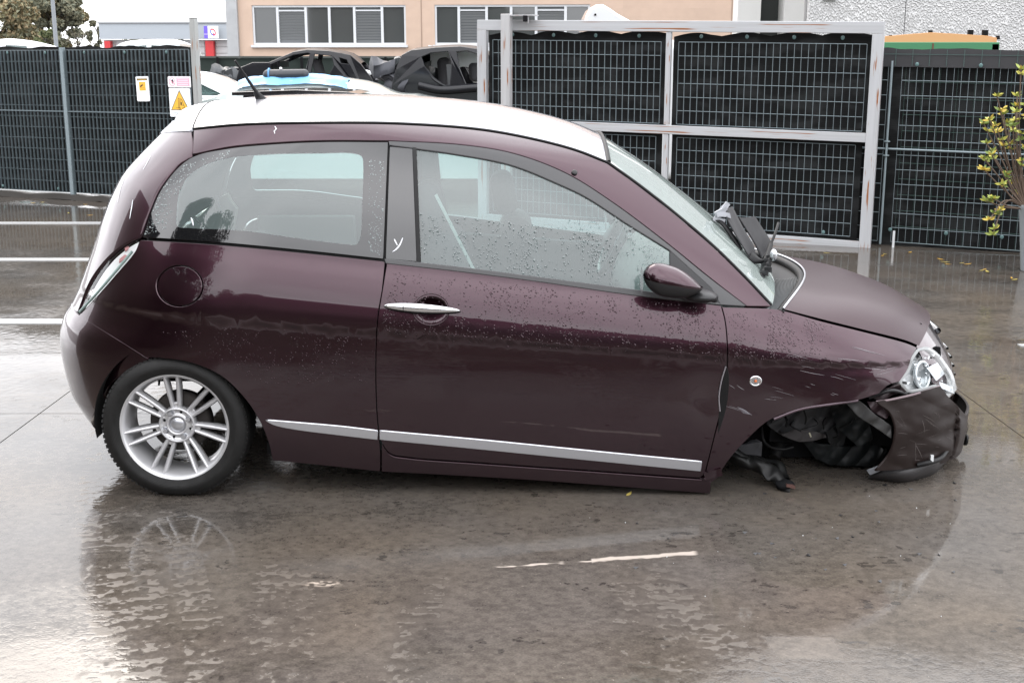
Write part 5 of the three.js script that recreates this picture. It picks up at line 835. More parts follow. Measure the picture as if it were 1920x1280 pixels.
// ---------------------------------------------------------------- cabin seen through the glass
{
  const t = (x) => -NOSE * (x - AX);
  const lin = (name, g, m) => PT(name, g, m);
  const seat = (x, z) => {
    const s = new THREE.Group(); s.name = 'seat'; car.add(s); const y = t(x);
    obj('cushion', new RoundedBoxGeometry(0.5, 0.16, 0.5, 4, 0.07).rotateZ(0.16).translate(x + 0.12, 0.46 + y, z), M.seat, s);
    const b = new RoundedBoxGeometry(0.15, 0.64, 0.48, 5, 0.07); { const p = b.attributes.position; for (let i = 0; i < p.count; i++) p.setX(i, p.getX(i) + 0.06 * (Math.abs(p.getZ(i)) / 0.24) ** 2); b.computeVertexNormals(); } obj('backrest', b.rotateZ(0.22).translate(x - 0.14, 0.80 + y, z), M.seat, s);
    obj('headrest', new RoundedBoxGeometry(0.11, 0.20, 0.27, 5, 0.05).rotateZ(0.22).translate(x - 0.22, 1.22 + y, z), M.seat, s); obj('headrest_post', [bar([x - 0.19, 1.05 + y, z - 0.06], [x - 0.215, 1.18 + y, z - 0.06], 0.007), bar([x - 0.19, 1.05 + y, z + 0.06], [x - 0.215, 1.18 + y, z + 0.06], 0.007)], M.chrome, s);
  };
  seat(-0.12, CZ + 0.36); seat(0.18, CZ - 0.36);
  lin('rear_bench', [new RoundedBoxGeometry(0.45, 0.18, 1.15, 4, 0.07).translate(-0.95, 0.50, CZ), new RoundedBoxGeometry(0.16, 0.50, 1.15, 4, 0.07).rotateZ(0.3).translate(-1.20, 0.66, CZ)], M.seat);
  const trimIn = std([0.33, 0.34, 0.33], 0.8);
  for (const s of [-1, 1]) { lin('door_lining', jag(new RoundedBoxGeometry(1.25, 0.46, 0.03, 4, 0.012).rotateZ(-NOSE).translate(0.15, 0.60, CZ + s * 0.755), 0.0), M.greyPlastic); lin('boot_lining', new RoundedBoxGeometry(0.5, 0.34, 0.03, 4, 0.012).translate(-1.05, 0.78, CZ + s * 0.74), trimIn); }
  { const q = [[366, 414], [412, 372], [424, 366], [428, 376], [440, 392], [432, 436], [396, 436]].map(([u, v]) => atD(u, v, 6.08)); lin('pillar_lining', ext(q.map((p) => [p[0], p[1]]), 0.03, 0.008).translate(0, 0, -6.12), M.beige);
    lin('belt_slot', tube([atD(404, 368, 6.03), atD(407, 384, 6.02), atD(413, 399, 6.02)], 0.012, 12, 6), M.greyPlastic); lin('seat_belt', beam(atD(360, 404, 6.0), atD(395, 436, 5.98), 0.03, 0.004), M.trim); }
  { const y = t(0.95); const d = jag(new RoundedBoxGeometry(0.55, 0.30, 1.34, 5, 0.10).translate(0.93, 0.74 + y, CZ), 0.02, 3); lin('dashboard', d, std([0.03, 0.032, 0.034], 0.7)); lin('instrument_pod', new THREE.SphereGeometry(0.14, 20, 14).scale(1.2, 0.5, 1).translate(0.82, 0.90 + y, CZ), std([0.03, 0.032, 0.034], 0.7)); }
  { const w = new THREE.Group(); w.name = 'steering_wheel'; car.add(w); w.position.set(0.50, 0.885, CZ - 0.36); w.rotation.set(0, 0, -0.42); obj('ring', new THREE.TorusGeometry(0.185, 0.017, 10, 40).rotateY(Math.PI / 2), std([0.10, 0.11, 0.11], 0.35), w); obj('spoke', [beam([0, 0, -0.17], [0, 0, 0.17], 0.02, 0.04), beam([0, 0, 0], [0, -0.17, 0], 0.02, 0.04)], M.satin, w); obj('horn_pad', new THREE.SphereGeometry(0.075, 16, 12).scale(0.5, 1, 1).translate(-0.02, 0, 0), M.trim, w); obj('column', bar([0.02, 0, 0], [0.35, -0.05, 0], 0.03, 10), M.trim, w); }
  // side airbag hanging limp inside the far corner of the screen, and the belts
  lin('airbag', jag(new THREE.SphereGeometry(0.2, 30, 22).scale(1.1, 0.85, 0.8).translate(0.66, 0.82, CZ + 0.30), 0.10, 8), std([0.60, 0.61, 0.58], 0.85));
  lin('seat_belt', beam([-0.30, 1.20, CZ + 0.66], [-0.12, 0.84, CZ + 0.68], 0.045, 0.004), std([0.42, 0.43, 0.41], 0.8)); lin('seat_belt', beam([-0.12, 0.84, CZ + 0.68], [0.03, 0.62, CZ + 0.70], 0.045, 0.004), std([0.42, 0.43, 0.41], 0.8));
  // headlining under the roof
  const hl = roofE.map((e) => [e[0], e[1] - 0.022, e[2] - 0.03]); lin('headlining', cap(hl, () => 0.088, () => 0, 20), std([0.45, 0.46, 0.45], 0.9));
  lin('roof_bow', [0.0, -0.62].map((x) => bx(x, 1.43 - 0.02 + t(x) * 0.9, CZ, 0.05, 0.02, 1.0)), M.greyPlastic);
}
// ---------------------------------------------------------------- roof fittings
{
  const a = atD(492, 190, 5.26), b = atD(440, 113, 5.2); const an = new THREE.Group(); an.name = 'antenna'; car.add(an);
  obj('mast', [...[0, 1, 2, 3, 4, 5].map((i) => { const p = i / 6, q = (i + 1) / 6; const A = [0, 1, 2].map((k) => lerp(a[k], b[k], p)), B = [0, 1, 2].map((k) => lerp(a[k], b[k], q)); const g = bar(A, B, lerp(0.0085, 0.004, p), 8); return g; })], M.rubber, an);
  const base = new THREE.LatheGeometry([[0.03, -0.012], [0.026, 0.0], [0.018, 0.018], [0.012, 0.034], [0.009, 0.05], [0.001, 0.052]].map((p) => new THREE.Vector2(...p)), 24); base.scale(1.25, 1.25, 1); base.rotateZ(0.55).translate(a[0] + 0.004, a[1] - 0.012, a[2]); obj('foot', base, M.rubber, an);
  // glass sunroof panel slid up over the roof
  const n = new THREE.Group(); n.name = 'sunroof'; car.add(n); const D = 5.75, y = atD(560, 177, D)[1]; const p0 = atD(440, 178, D), p1 = atD(674, 177, D);
  obj('panel', ext([[p0[0], p0[1] + 0.002], [p1[0] - 0.05, p1[1] - 0.002], [p1[0], p1[1] + 0.004], [p1[0] - 0.05, p1[1] + 0.010], [lerp(p0[0], p1[0], 0.5), p0[1] + 0.022], [p0[0], p0[1] + 0.012]], 0.55, 0.003).translate(0, 0, -D - 0.5), M.gloss, n);
  obj('arm', [0.12, 0.86].map((k) => bx(lerp(p0[0], p1[0], k), p0[1] - 0.012, -D + 0.02, 0.05, 0.03, 0.02)), M.black, n);
}
// ---------------------------------------------------------------- door mirror
{
  const c = atD(1262, 527, 4.54), m = new THREE.Group(); m.name = 'door_mirror'; car.add(m);
  const shell = (top) => { const g = new THREE.SphereGeometry(1, 40, 28, 0, Math.PI * 2, top ? 0 : Math.PI / 2 + 0.16, top ? Math.PI / 2 + 0.16 : Math.PI / 2 - 0.16), p = g.attributes.position;
    for (let i = 0; i < p.count; i++) { let x = p.getX(i), y = p.getY(i), z = p.getZ(i); const k = (x + 1) / 2, ty = lerp(1.0, 0.46, k ** 1.8); x = Math.sign(x) * Math.abs(x) ** 0.85; p.setXYZ(i, x * 0.116 - 0.012 * y, y * 0.078 * ty - 0.018 * k + (y < 0 ? 0.012 : 0), z * 0.075 * lerp(1, 0.7, k)); }
    g.computeVertexNormals(); g.rotateZ(-0.13); return g.translate(...c); };
  obj('cap', shell(true), M.paint, m); obj('housing', shell(false).scale(1, 1, 1), M.trim, m);
  obj('mirror_glass', new THREE.CircleGeometry(0.06, 24).scale(1.0, 0.85, 1).rotateY(-Math.PI / 2).translate(c[0] - 0.118, c[1] + 0.002, c[2] - 0.005), M.chrome, m);
  const f = onS(1320, 553, 0.0); obj('arm', [jag(new THREE.SphereGeometry(1, 20, 14).scale(0.06, 0.026, 0.085).rotateY(0.5).translate((c[0] + 0.075 + f[0]) / 2, (c[1] - 0.052 + f[1]) / 2, (c[2] + f[2]) / 2 + 0.01), 0), new RoundedBoxGeometry(0.13, 0.035, 0.03, 3, 0.012).rotateZ(-0.15).translate(f[0] - 0.01, f[1] - 0.002, f[2] + 0.008)], M.trim, m);
  const far = m.clone(); car.add(far); far.children.forEach((o) => { o.geometry = flip(o.geometry); });
}
// a thin mark drawn on the paint
const stroke = (pts, w0, lift = 0.0016, map = S, nor = SN) => { const q = pxRun(pts, 0, 5), L = []; q.forEach((k, i) => { const p = map(...k), n = nor(...k), t = i / (q.length - 1), w = w0 * (0.35 + 0.65 * Math.sin(Math.PI * clamp(t * 0.9 + 0.08, 0, 1))); L.push([V3(...p).addScaledVector(n, lift), n, w]); });
    const pos = [], nr = [], idx = []; L.forEach(([p, n, w], i) => { const a = L[Math.max(0, i - 1)][0], b = L[Math.min(L.length - 1, i + 1)][0], s = b.clone().sub(a).cross(n).normalize().multiplyScalar(w / 2); pos.push(p.x + s.x, p.y + s.y, p.z + s.z, p.x - s.x, p.y - s.y, p.z - s.z); nr.push(n.x, n.y, n.z, n.x, n.y, n.z); if (i) idx.push(2 * i - 2, 2 * i, 2 * i - 1, 2 * i - 1, 2 * i, 2 * i + 1); });
    const g = new THREE.BufferGeometry(); g.setAttribute('position', new THREE.Float32BufferAttribute(pos, 3)); g.setAttribute('normal', new THREE.Float32BufferAttribute(nr, 3)); g.setIndex(idx); return g; };
// ---------------------------------------------------------------- side repeater, scratches, marker strokes
{
  const m = frameAt(1417, 714, 0.001), r = new THREE.Group(); r.name = 'side_repeater'; car.add(r);
  obj('bezel', new THREE.TorusGeometry(0.019, 0.004, 8, 32).scale(1.1, 0.95, 1).applyMatrix4(m), M.chrome, r); obj('lens', new THREE.SphereGeometry(0.019, 20, 8, 0, 6.283, 0, Math.PI / 2).rotateX(Math.PI / 2).scale(1.1, 0.95, 0.35).applyMatrix4(m), M.lens, r); obj('bulb', new THREE.SphereGeometry(0.006, 10, 8).translate(0, 0, 0.002).applyMatrix4(m), std([0.6, 0.14, 0.03], 0.3), r); obj('reflector', new THREE.CircleGeometry(0.018, 24).applyMatrix4(m), std([0.35, 0.35, 0.35], 0.35, 0.5), r);
  const chalk = std([0.78, 0.80, 0.84], 0.6);
  PT('chalk_mark', [stroke([[515, 237], [518, 242], [514, 246], [515, 251]], 0.005), stroke([[249, 375], [246, 392], [243, 410]], 0.006), stroke([[739, 448], [742, 454], [745, 460]], 0.005), stroke([[755, 446], [750, 458], [744, 466], [736, 472]], 0.0055), stroke([[358, 408], [361, 416], [362, 423]], 0.006), stroke([[234, 330], [226, 352], [220, 380]], 0.004), stroke([[282, 292], [276, 304], [268, 318]], 0.003)], chalk);
  const sc = []; const S0 = [[1360, 760, 1400, 773], [1452, 727, 1490, 738], [1375, 724, 1392, 735], [1440, 742, 1470, 745], [1560, 705, 1600, 716], [1500, 690, 1546, 699], [1555, 735, 1572, 741], [1516, 722, 1530, 727], [1600, 655, 1660, 672], [1570, 668, 1640, 676], [1620, 690, 1665, 694], [1480, 668, 1510, 676], [1650, 700, 1688, 690]];
  for (const [a, b, c, d] of S0) for (let k = 0; k < 2; k++) { const x = rr(-8, 8), y = rr(-5, 5), l = rr(0.5, 1); sc.push(stroke([[a + x, b + y], [lerp(a, c, l / 2) + x, lerp(b, d, l / 2) + y + rr(-1, 1)], [lerp(a, c, l) + x, lerp(b, d, l) + y]], rr(0.0006, 0.0020))); }
  tag(PT('scratch', sc, std([0.22, 0.20, 0.215], 0.6)), null, null, null, 'stuff');
  tag(PT('scrape', [0, 1, 2, 3, 4, 5].map((i) => stroke([[1383 + i * 2, 763 + i * 2.2], [1392 + i * 3, 766 + i * 2], [1400 + i * 2, 770 + i * 1.6]], 0.0022)), std([0.2, 0.19, 0.21], 0.6)), null, null, null, 'stuff');
}
// rain standing on the paint and the glass
{
  const N = 3600, g = new THREE.SphereGeometry(1, 8, 5, 0, Math.PI * 2, 0, Math.PI / 2).rotateX(Math.PI / 2), mk = (name, mat, poly, n, r0, r1, bias) => {
    const l = pxLoop(poly), inside = (x, y) => { let c = false; for (let i = 0, j = poly.length - 1; i < poly.length; j = i++) if ((poly[i][1] > y) !== (poly[j][1] > y) && x < (poly[j][0] - poly[i][0]) * (y - poly[i][1]) / (poly[j][1] - poly[i][1]) + poly[i][0]) c = !c; return c; };
    const xs = poly.map((p) => p[0]), ys = poly.map((p) => p[1]), m = new THREE.InstancedMesh(g, mat, n), mm = new THREE.Matrix4(); let k = 0, guard = 0;
    while (k < n && guard++ < n * 60) { const u = rr(Math.min(...xs), Math.max(...xs)), v = rr(Math.min(...ys), Math.max(...ys)); if (!inside(u, v) || vn(u / 22 + 5, v / 60) * vn(u / 7, v / 34 + 9) < bias * rnd()) continue; lastSol = [0.5, 0.8]; const q = solve(u, v), p = S(...q), nn = SN(...q), r = lerp(r0, r1, rnd() ** 2.5); mm.compose(V3(...p).addScaledVector(nn, name === 'glass_drop' ? -0.001 : 0.0004), new THREE.Quaternion().setFromUnitVectors(V3(0, 0, 1), nn), V3(r, r * rr(1, 1.5), r * 0.55)); m.setMatrixAt(k++, mm); }
    m.count = k; m.name = name; m.castShadow = m.receiveShadow = true; tag(m, null, null, null, 'stuff'); car.add(m); };
  mk('water_drop', M.paint, [[735, 510], [860, 520], [1205, 562], [1350, 580], [1362, 680], [1100, 660], [800, 640], [712, 630]], 2100, 0.0012, 0.0038, 0.5);
  mk('water_drop', M.paint, [[1362, 585], [1460, 585], [1560, 610], [1560, 690], [1440, 680], [1368, 670]], 800, 0.0012, 0.0036, 0.5);
  mk('water_drop', M.paint, [[420, 610], [700, 632], [700, 720], [480, 720], [300, 620]], 460, 0.0012, 0.003, 0.5);
  const dropM = std([0.16, 0.19, 0.19], 0.03, 0, { clearcoat: 1, clearcoatRoughness: 0.01 });
  mk('glass_drop', dropM, [[785, 400], [1000, 420], [1150, 400], [1250, 470], [1250, 545], [1000, 515], [790, 486]], 1500, 0.0008, 0.0027, 0.6);
  mk('glass_drop', dropM, [[270, 440], [300, 358], [334, 314], [430, 280], [428, 292], [350, 330], [325, 380], [322, 425]], 420, 0.001, 0.0035, 0.4);
  mk('glass_drop', dropM, [[690, 300], [722, 300], [716, 480], [690, 470]], 220, 0.001, 0.0032, 0.5);
}
// ---------------------------------------------------------------- broken front end
{
  const bm = std([0.014, 0.0085, 0.0075], 0.5, 0, { clearcoat: 0.06, clearcoatRoughness: 0.15, specularIntensity: 0.4 });
  // bumper: torn away at the wing, folded, hanging to the ground
  const loop = [[1640, 751, 1], [1665, 747], [1710, 738], [1758, 724, 1], [1776, 744], [1800, 766], [1811, 778]];
  const near = pxRun(loop, 0), low = pxRun([[1640, 752, 1], [1668, 775], [1676, 815], [1668, 850], [1640, 880, 1]], 0);
  const yTop = near[near.length - 1][1];
  const crease = (s, y) => { const p = S(s, y), n = SN(s, y), f = sstep(1.05, 1.5, s); const k = 0.030 * (fbm(p[0] * 5 + 2, p[1] * 6, 3) - 0.5) + 0.016 * (1 - Math.abs(((p[1] * 2.0 + p[0] * 1.1) * 3.1) % 2 - 1)) - 0.012 + 0.012; return [p[0] + n.x * k, p[1] + n.y * k, p[2] + n.z * k * f + 0.010]; };
  const creaseN = (s, y) => { const e = 0.006, a = crease(s - e, y), b = crease(s + e, y), c = crease(s, y - e), d = crease(s, y + e); return V3(b[0] - a[0], b[1] - a[1], b[2] - a[2]).cross(V3(d[0] - c[0], d[1] - c[1], d[2] - c[2])).normalize(); };
  const yLow = low[low.length - 1][1];
  tag(PT('front_bumper', sheet([...near, [1.85, yTop], [2, yTop], [2, yLow + 0.02], [1.8, yLow], [1.55, yLow - 0.01], ...rev(low).slice(0, -1)], { h: 0.03, skirt: 0.012, map: crease, nor: creaseN }), bm), 'crumpled dark front bumper torn from the wing, scuffed all over');
  const bs2 = []; for (let i = 0; i < 34; i++) { const u = rr(1672, 1790), v = rr(745, 860), a = rr(-0.6, 0.9) + (rnd() < 0.3 ? 1.2 : 0), l = rr(6, 26); if (u > 1770 && v < 765 || u > 1780 && v > 830) continue; bs2.push(stroke([[u, v], [u + l * 0.5 * Math.cos(a) + 1, v + l * 0.5 * Math.sin(a)], [u + l * Math.cos(a), v + l * Math.sin(a) + 1]], rr(0.0006, 0.0022), 0.002, crease, creaseN)); }
  tag(PT('pale_streak', bs2, std([0.10, 0.085, 0.082], 0.7)), null, null, null, 'stuff');  // fine scuffs across the torn bumper
  { const q = flip(sheet([[1.2, 0.30], [1.2, 0.58], [2, 0.58], [2, 0.30]], { h: 0.06, skirt: 0.02 })); PT('front_bumper', q, bm); }
  // lower lip resting on the ground
  const lip = pxRun([[1628, 893], [1652, 880], [1700, 860], [1752, 846]], 0), pos = [], idx = [], nn = 24;
  const lo = [[1634, 905, 4.98], [1690, 910, 4.90], [1740, 897, 4.95], [1762, 876, 5.05]], up = [[1640, 878, 4.86], [1690, 868, 4.80], [1740, 852, 4.86], [1788, 838, 5.0]], md = [[1626, 896, 4.85], [1690, 893, 4.76], [1745, 878, 4.82], [1780, 856, 4.98]];
  const L3 = (a) => new THREE.CatmullRomCurve3(a.map(([u, v, d]) => V3(...atD(u, v, d)))); const cs = [up, md, lo].map(L3);
  for (let i = 0; i <= nn; i++) { const p = cs.map((c) => c.getPoint(i / nn)); for (let j = 0; j <= 6; j++) { const t = j / 6, q = p[0].clone().multiplyScalar((1 - t) * (1 - 2 * t)).add(p[1].clone().multiplyScalar(4 * t * (1 - t))).add(p[2].clone().multiplyScalar(t * (2 * t - 1))); pos.push(q.x, q.y, q.z); if (i && j) { const k = i * 7 + j, r = k - 7; idx.push(r - 1, r, k - 1, r, k, k - 1); } } }
  const lg = new THREE.BufferGeometry(); lg.setAttribute('position', new THREE.Float32BufferAttribute(pos, 3)); lg.setIndex(idx); lg.computeVertexNormals(); PT('bumper_lip', jag(lg, 0.016, 9), std([0.035, 0.033, 0.034], 0.5, 0, { side: THREE.DoubleSide }));
  const tg = atD(1748, 859, 4.78); PT('white_tag', bx(tg[0], tg[1], tg[2], 0.012, 0.028, 0.01), M.white);
  PT('lip_clip', tube([atD(1720, 872, 4.77), atD(1738, 868, 4.77), atD(1765, 858, 4.84), atD(1775, 845, 4.9)], 0.011, 20, 6), M.black);
  PT('torn_strip', [tube([onS(1640, 752, 0.01), onS(1662, 748, 0.014), onS(1710, 739, 0.012), onS(1757, 725, 0.012)], 0.005, 30, 6)], std([0.16, 0.12, 0.13], 0.5));
  // tow eye cover dangling at the nose
  const tc = atD(1811, 824, 5.2); PT('tow_cover', [new THREE.CylinderGeometry(0.026, 0.026, 0.008, 20).rotateZ(1.45).translate(tc[0], tc[1], tc[2]), bar([tc[0] - 0.03, tc[1] - 0.006, tc[2]], tc, 0.008)], M.black); PT('cord', tube([[tc[0], tc[1] + 0.02, tc[2]], [tc[0] + 0.006, tc[1] + 0.07, tc[2]], [tc[0] - 0.02, tc[1] + 0.11, tc[2]]], 0.0012, 12, 4), M.black);
  // smashed headlamp
  const h = new THREE.Group(); h.name = 'headlamp'; car.add(h);
  const hl = [[1724, 654, 1], [1740, 650], [1758, 660], [1775, 680], [1790, 705], [1795, 730, 1], [1778, 742], [1757, 724, 1], [1735, 730], [1705, 735], [1698, 728, 1], [1690, 716], [1705, 694], [1713, 670]];
  obj('reflector', sheet(pxLoop(hl, 1), { lift: -0.045, skirt: 0, h: 0.03, wob: 0.03 }), std([0.50, 0.52, 0.53], 0.25, 0.3), h);
  obj('lamp_wall', sheet(pxLoop(hl, -1), { holes: [pxLoop(hl, 3)], lift: -0.004, skirt: 0.06, h: 0.03 }), std([0.25, 0.26, 0.26], 0.35, 0.5), h);
  obj('bowl', [new THREE.SphereGeometry(0.052, 24, 14, 0, 6.283, 0, 1.5).rotateX(-Math.PI / 2).scale(1, 1.1, 0.6).applyMatrix4(frameAt(1738, 703, -0.02)), new THREE.TorusGeometry(0.05, 0.006, 8, 28).scale(1, 1.1, 1).applyMatrix4(frameAt(1738, 703, -0.018))], std([0.52, 0.56, 0.58], 0.2, 0.35, { side: THREE.DoubleSide }), h);
  obj('bulb', new THREE.SphereGeometry(0.016, 14, 10).applyMatrix4(frameAt(1740, 716, -0.012)), M.lens, h);
  const shard = [[[1728, 656], [1742, 653], [1762, 668], [1782, 696], [1793, 728], [1786, 734], [1768, 700], [1748, 672], [1730, 664]], [[1715, 678], [1727, 668], [1735, 690], [1720, 702]], [[1738, 690], [1758, 680], [1772, 700], [1756, 714]], [[1704, 700], [1718, 705], [1712, 725], [1700, 722]], [[1762, 716], [1788, 726], [1790, 738], [1765, 728]], [[1735, 664], [1755, 672], [1752, 682], [1734, 676]]];
  shard.forEach((s, i) => obj('lens_shard', sheet(pxLoop(s.map((p) => [p[0], p[1], 1])), { lift: [0.006, -0.006, 0.002, -0.01, 0.0, -0.015][i], skirt: 0.003, bevel: 0.0008, h: 0.03, wob: i ? 0.02 : 0.004 }), i === 2 || i === 4 ? std([0.44, 0.47, 0.49], 0.12, 0.4) : M.lens, h));
  const cr = []; for (let i = 0; i < 26; i++) { const u = rr(1708, 1770), v = rr(662, 724); cr.push(new THREE.TetrahedronGeometry(rr(0.006, 0.014)).applyMatrix4(frameAt(u, v, rr(-0.03, 0.0)))); } obj('glass_crumb', cr, std([0.5, 0.52, 0.53], 0.1, 0.5), h); tag(h.children[h.children.length - 1], null, null, null, 'stuff');
  { const f = new THREE.Group(); f.name = 'headlamp'; car.add(f); obj('lens', flip(sheet(pxLoop(hl, 1), { h: 0.04, skirt: 0.01 })), std([0.6, 0.63, 0.65], 0.08, 0.4, { clearcoat: 1 }), f); }
  // wing liner, inner wing, longitudinal member and arm showing in the empty arch
  const P = (u, v, d) => atD(u, v, d), plate = (name, pts, d, m, amp = 0.02, th = 0.02) => { const q = pts.map(([u, v]) => P(u, v, d)), cx = q.reduce((s, p) => s + p[0], 0) / q.length, cy = q.reduce((s, p) => s + p[1], 0) / q.length, k = amp * 2.0, f = (x, y) => [x, y, -d + k * (fbm(x * 9 + d * 7, y * 9, 3) - 0.5) + 0.4 * amp * Math.abs(Math.sin((x * 1.3 - y) * 28 + d * 9)) - 1.6 * ((x - cx) ** 2 + (y - cy) ** 2)], nf = (x, y) => { const e = 0.003, a = f(x - e, y), b = f(x + e, y), c = f(x, y - e), g = f(x, y + e); return V3(-(b[2] - a[2]) / (2 * e), -(g[2] - c[2]) / (2 * e), 1).normalize(); };
    return PT(name, sheet(q.map((p) => [p[0], p[1]]), { h: 0.014, skirt: Math.max(0.012, th), bevel: 0.002, map: f, nor: nf }), m); };
  const grey = std([0.020, 0.021, 0.022], 0.6, 0, { specularIntensity: 0.5 }), dkg = std([0.008, 0.0095, 0.010], 0.5, 0, { specularIntensity: 0.5 });
  PT('inner_wing', jag(new THREE.BoxGeometry(1.0, 0.62, 0.04, 30, 20, 1).rotateX(0.12).translate(1.22, 0.33, CZ + 0.36), 0.05, 4), M.dark);
  plate('strut_tower', [[1440, 798], [1452, 776], [1500, 766], [1560, 756], [1572, 790], [1545, 812], [1500, 822], [1462, 815]], 4.98, std([0.055, 0.055, 0.058], 0.55), 0.03, 0.05);
  plate('strut_tower', [[1468, 818], [1490, 806], [1530, 808], [1556, 820], [1500, 828]], 4.93, std([0.045, 0.04, 0.04], 0.6), 0.02, 0.04);
  plate('side_member', [[1545, 812], [1572, 790], [1570, 772], [1590, 800], [1582, 834], [1560, 838]], 4.95, grey, 0.02, 0.06);
  plate('wheel_liner', [[1556, 756], [1596, 758], [1628, 790], [1636, 822], [1606, 834], [1570, 800]], 4.86, dkg, 0.04, 0.012);
  plate('wheel_liner', [[1508, 830], [1560, 834], [1600, 838], [1640, 826], [1664, 850], [1640, 876], [1560, 872], [1530, 860]], 4.95, dkg, 0.03, 0.02);
  plate('torn_liner', [[1584, 752], [1612, 752], [1640, 776], [1672, 800], [1672, 822], [1650, 806], [1610, 780]], 4.72, std([0.045, 0.045, 0.045], 0.55), 0.025, 0.01);
  plate('bracket', [[1626, 752], [1664, 750], [1674, 770], [1660, 782], [1634, 770]], 4.76, std([0.05, 0.03, 0.035], 0.4, 0.2), 0.03, 0.02);
  plate('radiator_support', [[1592, 838], [1664, 842], [1668, 885], [1594, 886]], 5.05, M.black, 0.03, 0.08);
  plate('light_bracket', [[1626, 882], [1664, 869], [1668, 876], [1632, 890]], 4.80, std([0.22, 0.23, 0.25], 0.5), 0.01, 0.01);
  plate('sill_end', [[1384, 836], [1430, 830], [1428, 862], [1376, 858]], 4.90, std([0.055, 0.055, 0.06], 0.5), 0.01, 0.05);
  PT('wing_edge', tube([onS(1452, 786, -0.004), onS(1500, 768, -0.004), onS(1560, 758, -0.004), onS(1610, 751, -0.004)], 0.006, 30, 6), std([0.10, 0.07, 0.085], 0.4, 0.3));
  plate('torn_wing', [[1610, 742], [1660, 728], [1690, 722], [1700, 735], [1650, 748]], 4.74, std([0.03, 0.02, 0.022], 0.4, 0.3), 0.03, 0.008);
  PT('lamp_bracket', [tube([P(1640, 722, 4.76), P(1665, 712, 4.75), P(1700, 718, 4.78)], 0.006, 16, 6), tube([P(1630, 745, 4.74), P(1670, 732, 4.72), P(1700, 738, 4.76)], 0.008, 16, 6)], M.trim);
  // broken lower arm trailing on the ground
  const arm = new THREE.Group(); arm.name = 'suspension_arm'; car.add(arm);
  const a1 = [[1366, 856, 4.84], [1410, 872, 4.80], [1448, 892, 4.76], [1484, 912, 4.72]].map((q) => P(...q));
  obj('arm_beam', jag(tube(a1, 0.026, 60, 14), 0.045, 26), std([0.010, 0.010, 0.010], 0.5, 0.3), arm); obj('arm_beam', jag(tube([[1378, 848, 4.9], [1420, 862, 4.9], [1452, 872, 4.85], [1478, 905, 4.74]].map((q) => P(...q)), 0.018, 40, 8), 0.03, 18), std([0.012, 0.012, 0.012], 0.45, 0.4), arm);
  obj('ball_joint', [jag(new THREE.SphereGeometry(0.036, 14, 10).scale(1.1, 0.6, 1).translate(...P(1474, 908, 4.72)), 0.02, 20)], M.dark, arm); obj('torn_end', [jag(new THREE.BoxGeometry(0.034, 0.012, 0.02, 4, 2, 2).rotateZ(-0.4).translate(...P(1484, 912, 4.69)), 0.02, 20)], std([0.14, 0.075, 0.065], 0.35, 0.4), arm);
  PT('brake_hose', [tube([P(1428, 800, 4.9), P(1432, 825, 4.86), P(1446, 838, 4.88), P(1470, 842, 4.9), P(1488, 838, 4.9)], 0.006, 24, 6), tube([P(1472, 778, 4.9), P(1476, 790, 4.88), P(1474, 800, 4.88)], 0.005, 16, 6), tube([P(1508, 770, 4.9), P(1512, 785, 4.9), P(1510, 795, 4.9)], 0.004, 16, 6)], M.black);
  PT('pale_chip', [bar(P(1518, 811, 4.88), P(1521, 819, 4.88), 0.0035)], std([0.5, 0.48, 0.36], 0.6));
  { const l = []; for (let i = 0; i < 46; i++) { const p = atG(rr(1180, 1800), 905 + 210 * rnd() ** 1.7), s = rr(0.003, 0.011); l.push(new THREE.TetrahedronGeometry(s).scale(1.4, 0.5, 1).rotateY(rr(0, 6)).translate(p[0], s * 0.25, p[2])); } tag(obj('debris', l, std([0.03, 0.03, 0.032], 0.4)), 'scattered small black plastic chips on the wet concrete below the broken front end', null, null, 'stuff');
    const w = []; for (let i = 0; i < 16; i++) { const p = atG(rr(1100, 1850), rr(930, 1200)), s = rr(0.0015, 0.0035); w.push(new THREE.TetrahedronGeometry(s).rotateY(rr(0, 6)).translate(p[0], s * 0.4, p[2])); } tag(obj('glass_crumbs', w, std([0.5, 0.52, 0.52], 0.15)), 'tiny pale glass crumbs scattered on the wet concrete before the car', null, null, 'stuff'); }
  { const st = new THREE.Group(); st.name = 'strut'; car.add(st); const a = P(1470, 812, 5.1), b = P(1452, 858, 5.02); obj('damper', bar(a, b, 0.026, 14), std([0.02, 0.02, 0.02], 0.4, 0.5), st); const hx = []; for (let i = 0; i <= 80; i++) { const t = i / 80, w = t * 6.283 * 4; hx.push([lerp(a[0], b[0], t * 0.7) + 0.055 * Math.cos(w), lerp(a[1], b[1], t * 0.7), a[2] + 0.055 * Math.sin(w)]); } obj('spring', tube(hx, 0.007, 160, 6), M.dark, st); }
  { const l = []; for (let i = 0; i < 9; i++) { const u = rr(1450, 1640), v = rr(768, 835); l.push(tube([P(u, v, 4.9), P(u + rr(-14, 14), v + rr(6, 16), 4.84), P(u + rr(-26, 26), v + rr(14, 34), 4.86)], rr(0.0018, 0.004), 14, 5)); } tag(PT('loose_wire', l, M.black), null, null, null, 'stuff'); }
  PT('engine_block', jag(new THREE.BoxGeometry(0.7, 0.42, 0.9, 12, 8, 12).translate(1.45, 0.34, CZ), 0.08, 5), M.dark);
  PT('gearbox_cover', jag(new THREE.BoxGeometry(0.34, 0.30, 0.2, 8, 8, 4).translate(0.86, 0.30, CZ + 0.42), 0.05, 6), M.dark);
  // gaping lower corner of the door
  PT('door_gap', sheet(pxLoop([[1361, 684, 1], [1366, 700], [1362, 760], [1347, 812, 1], [1350, 760], [1354, 715]], 0), { lift: 0.003, skirt: 0.006 }), M.black);
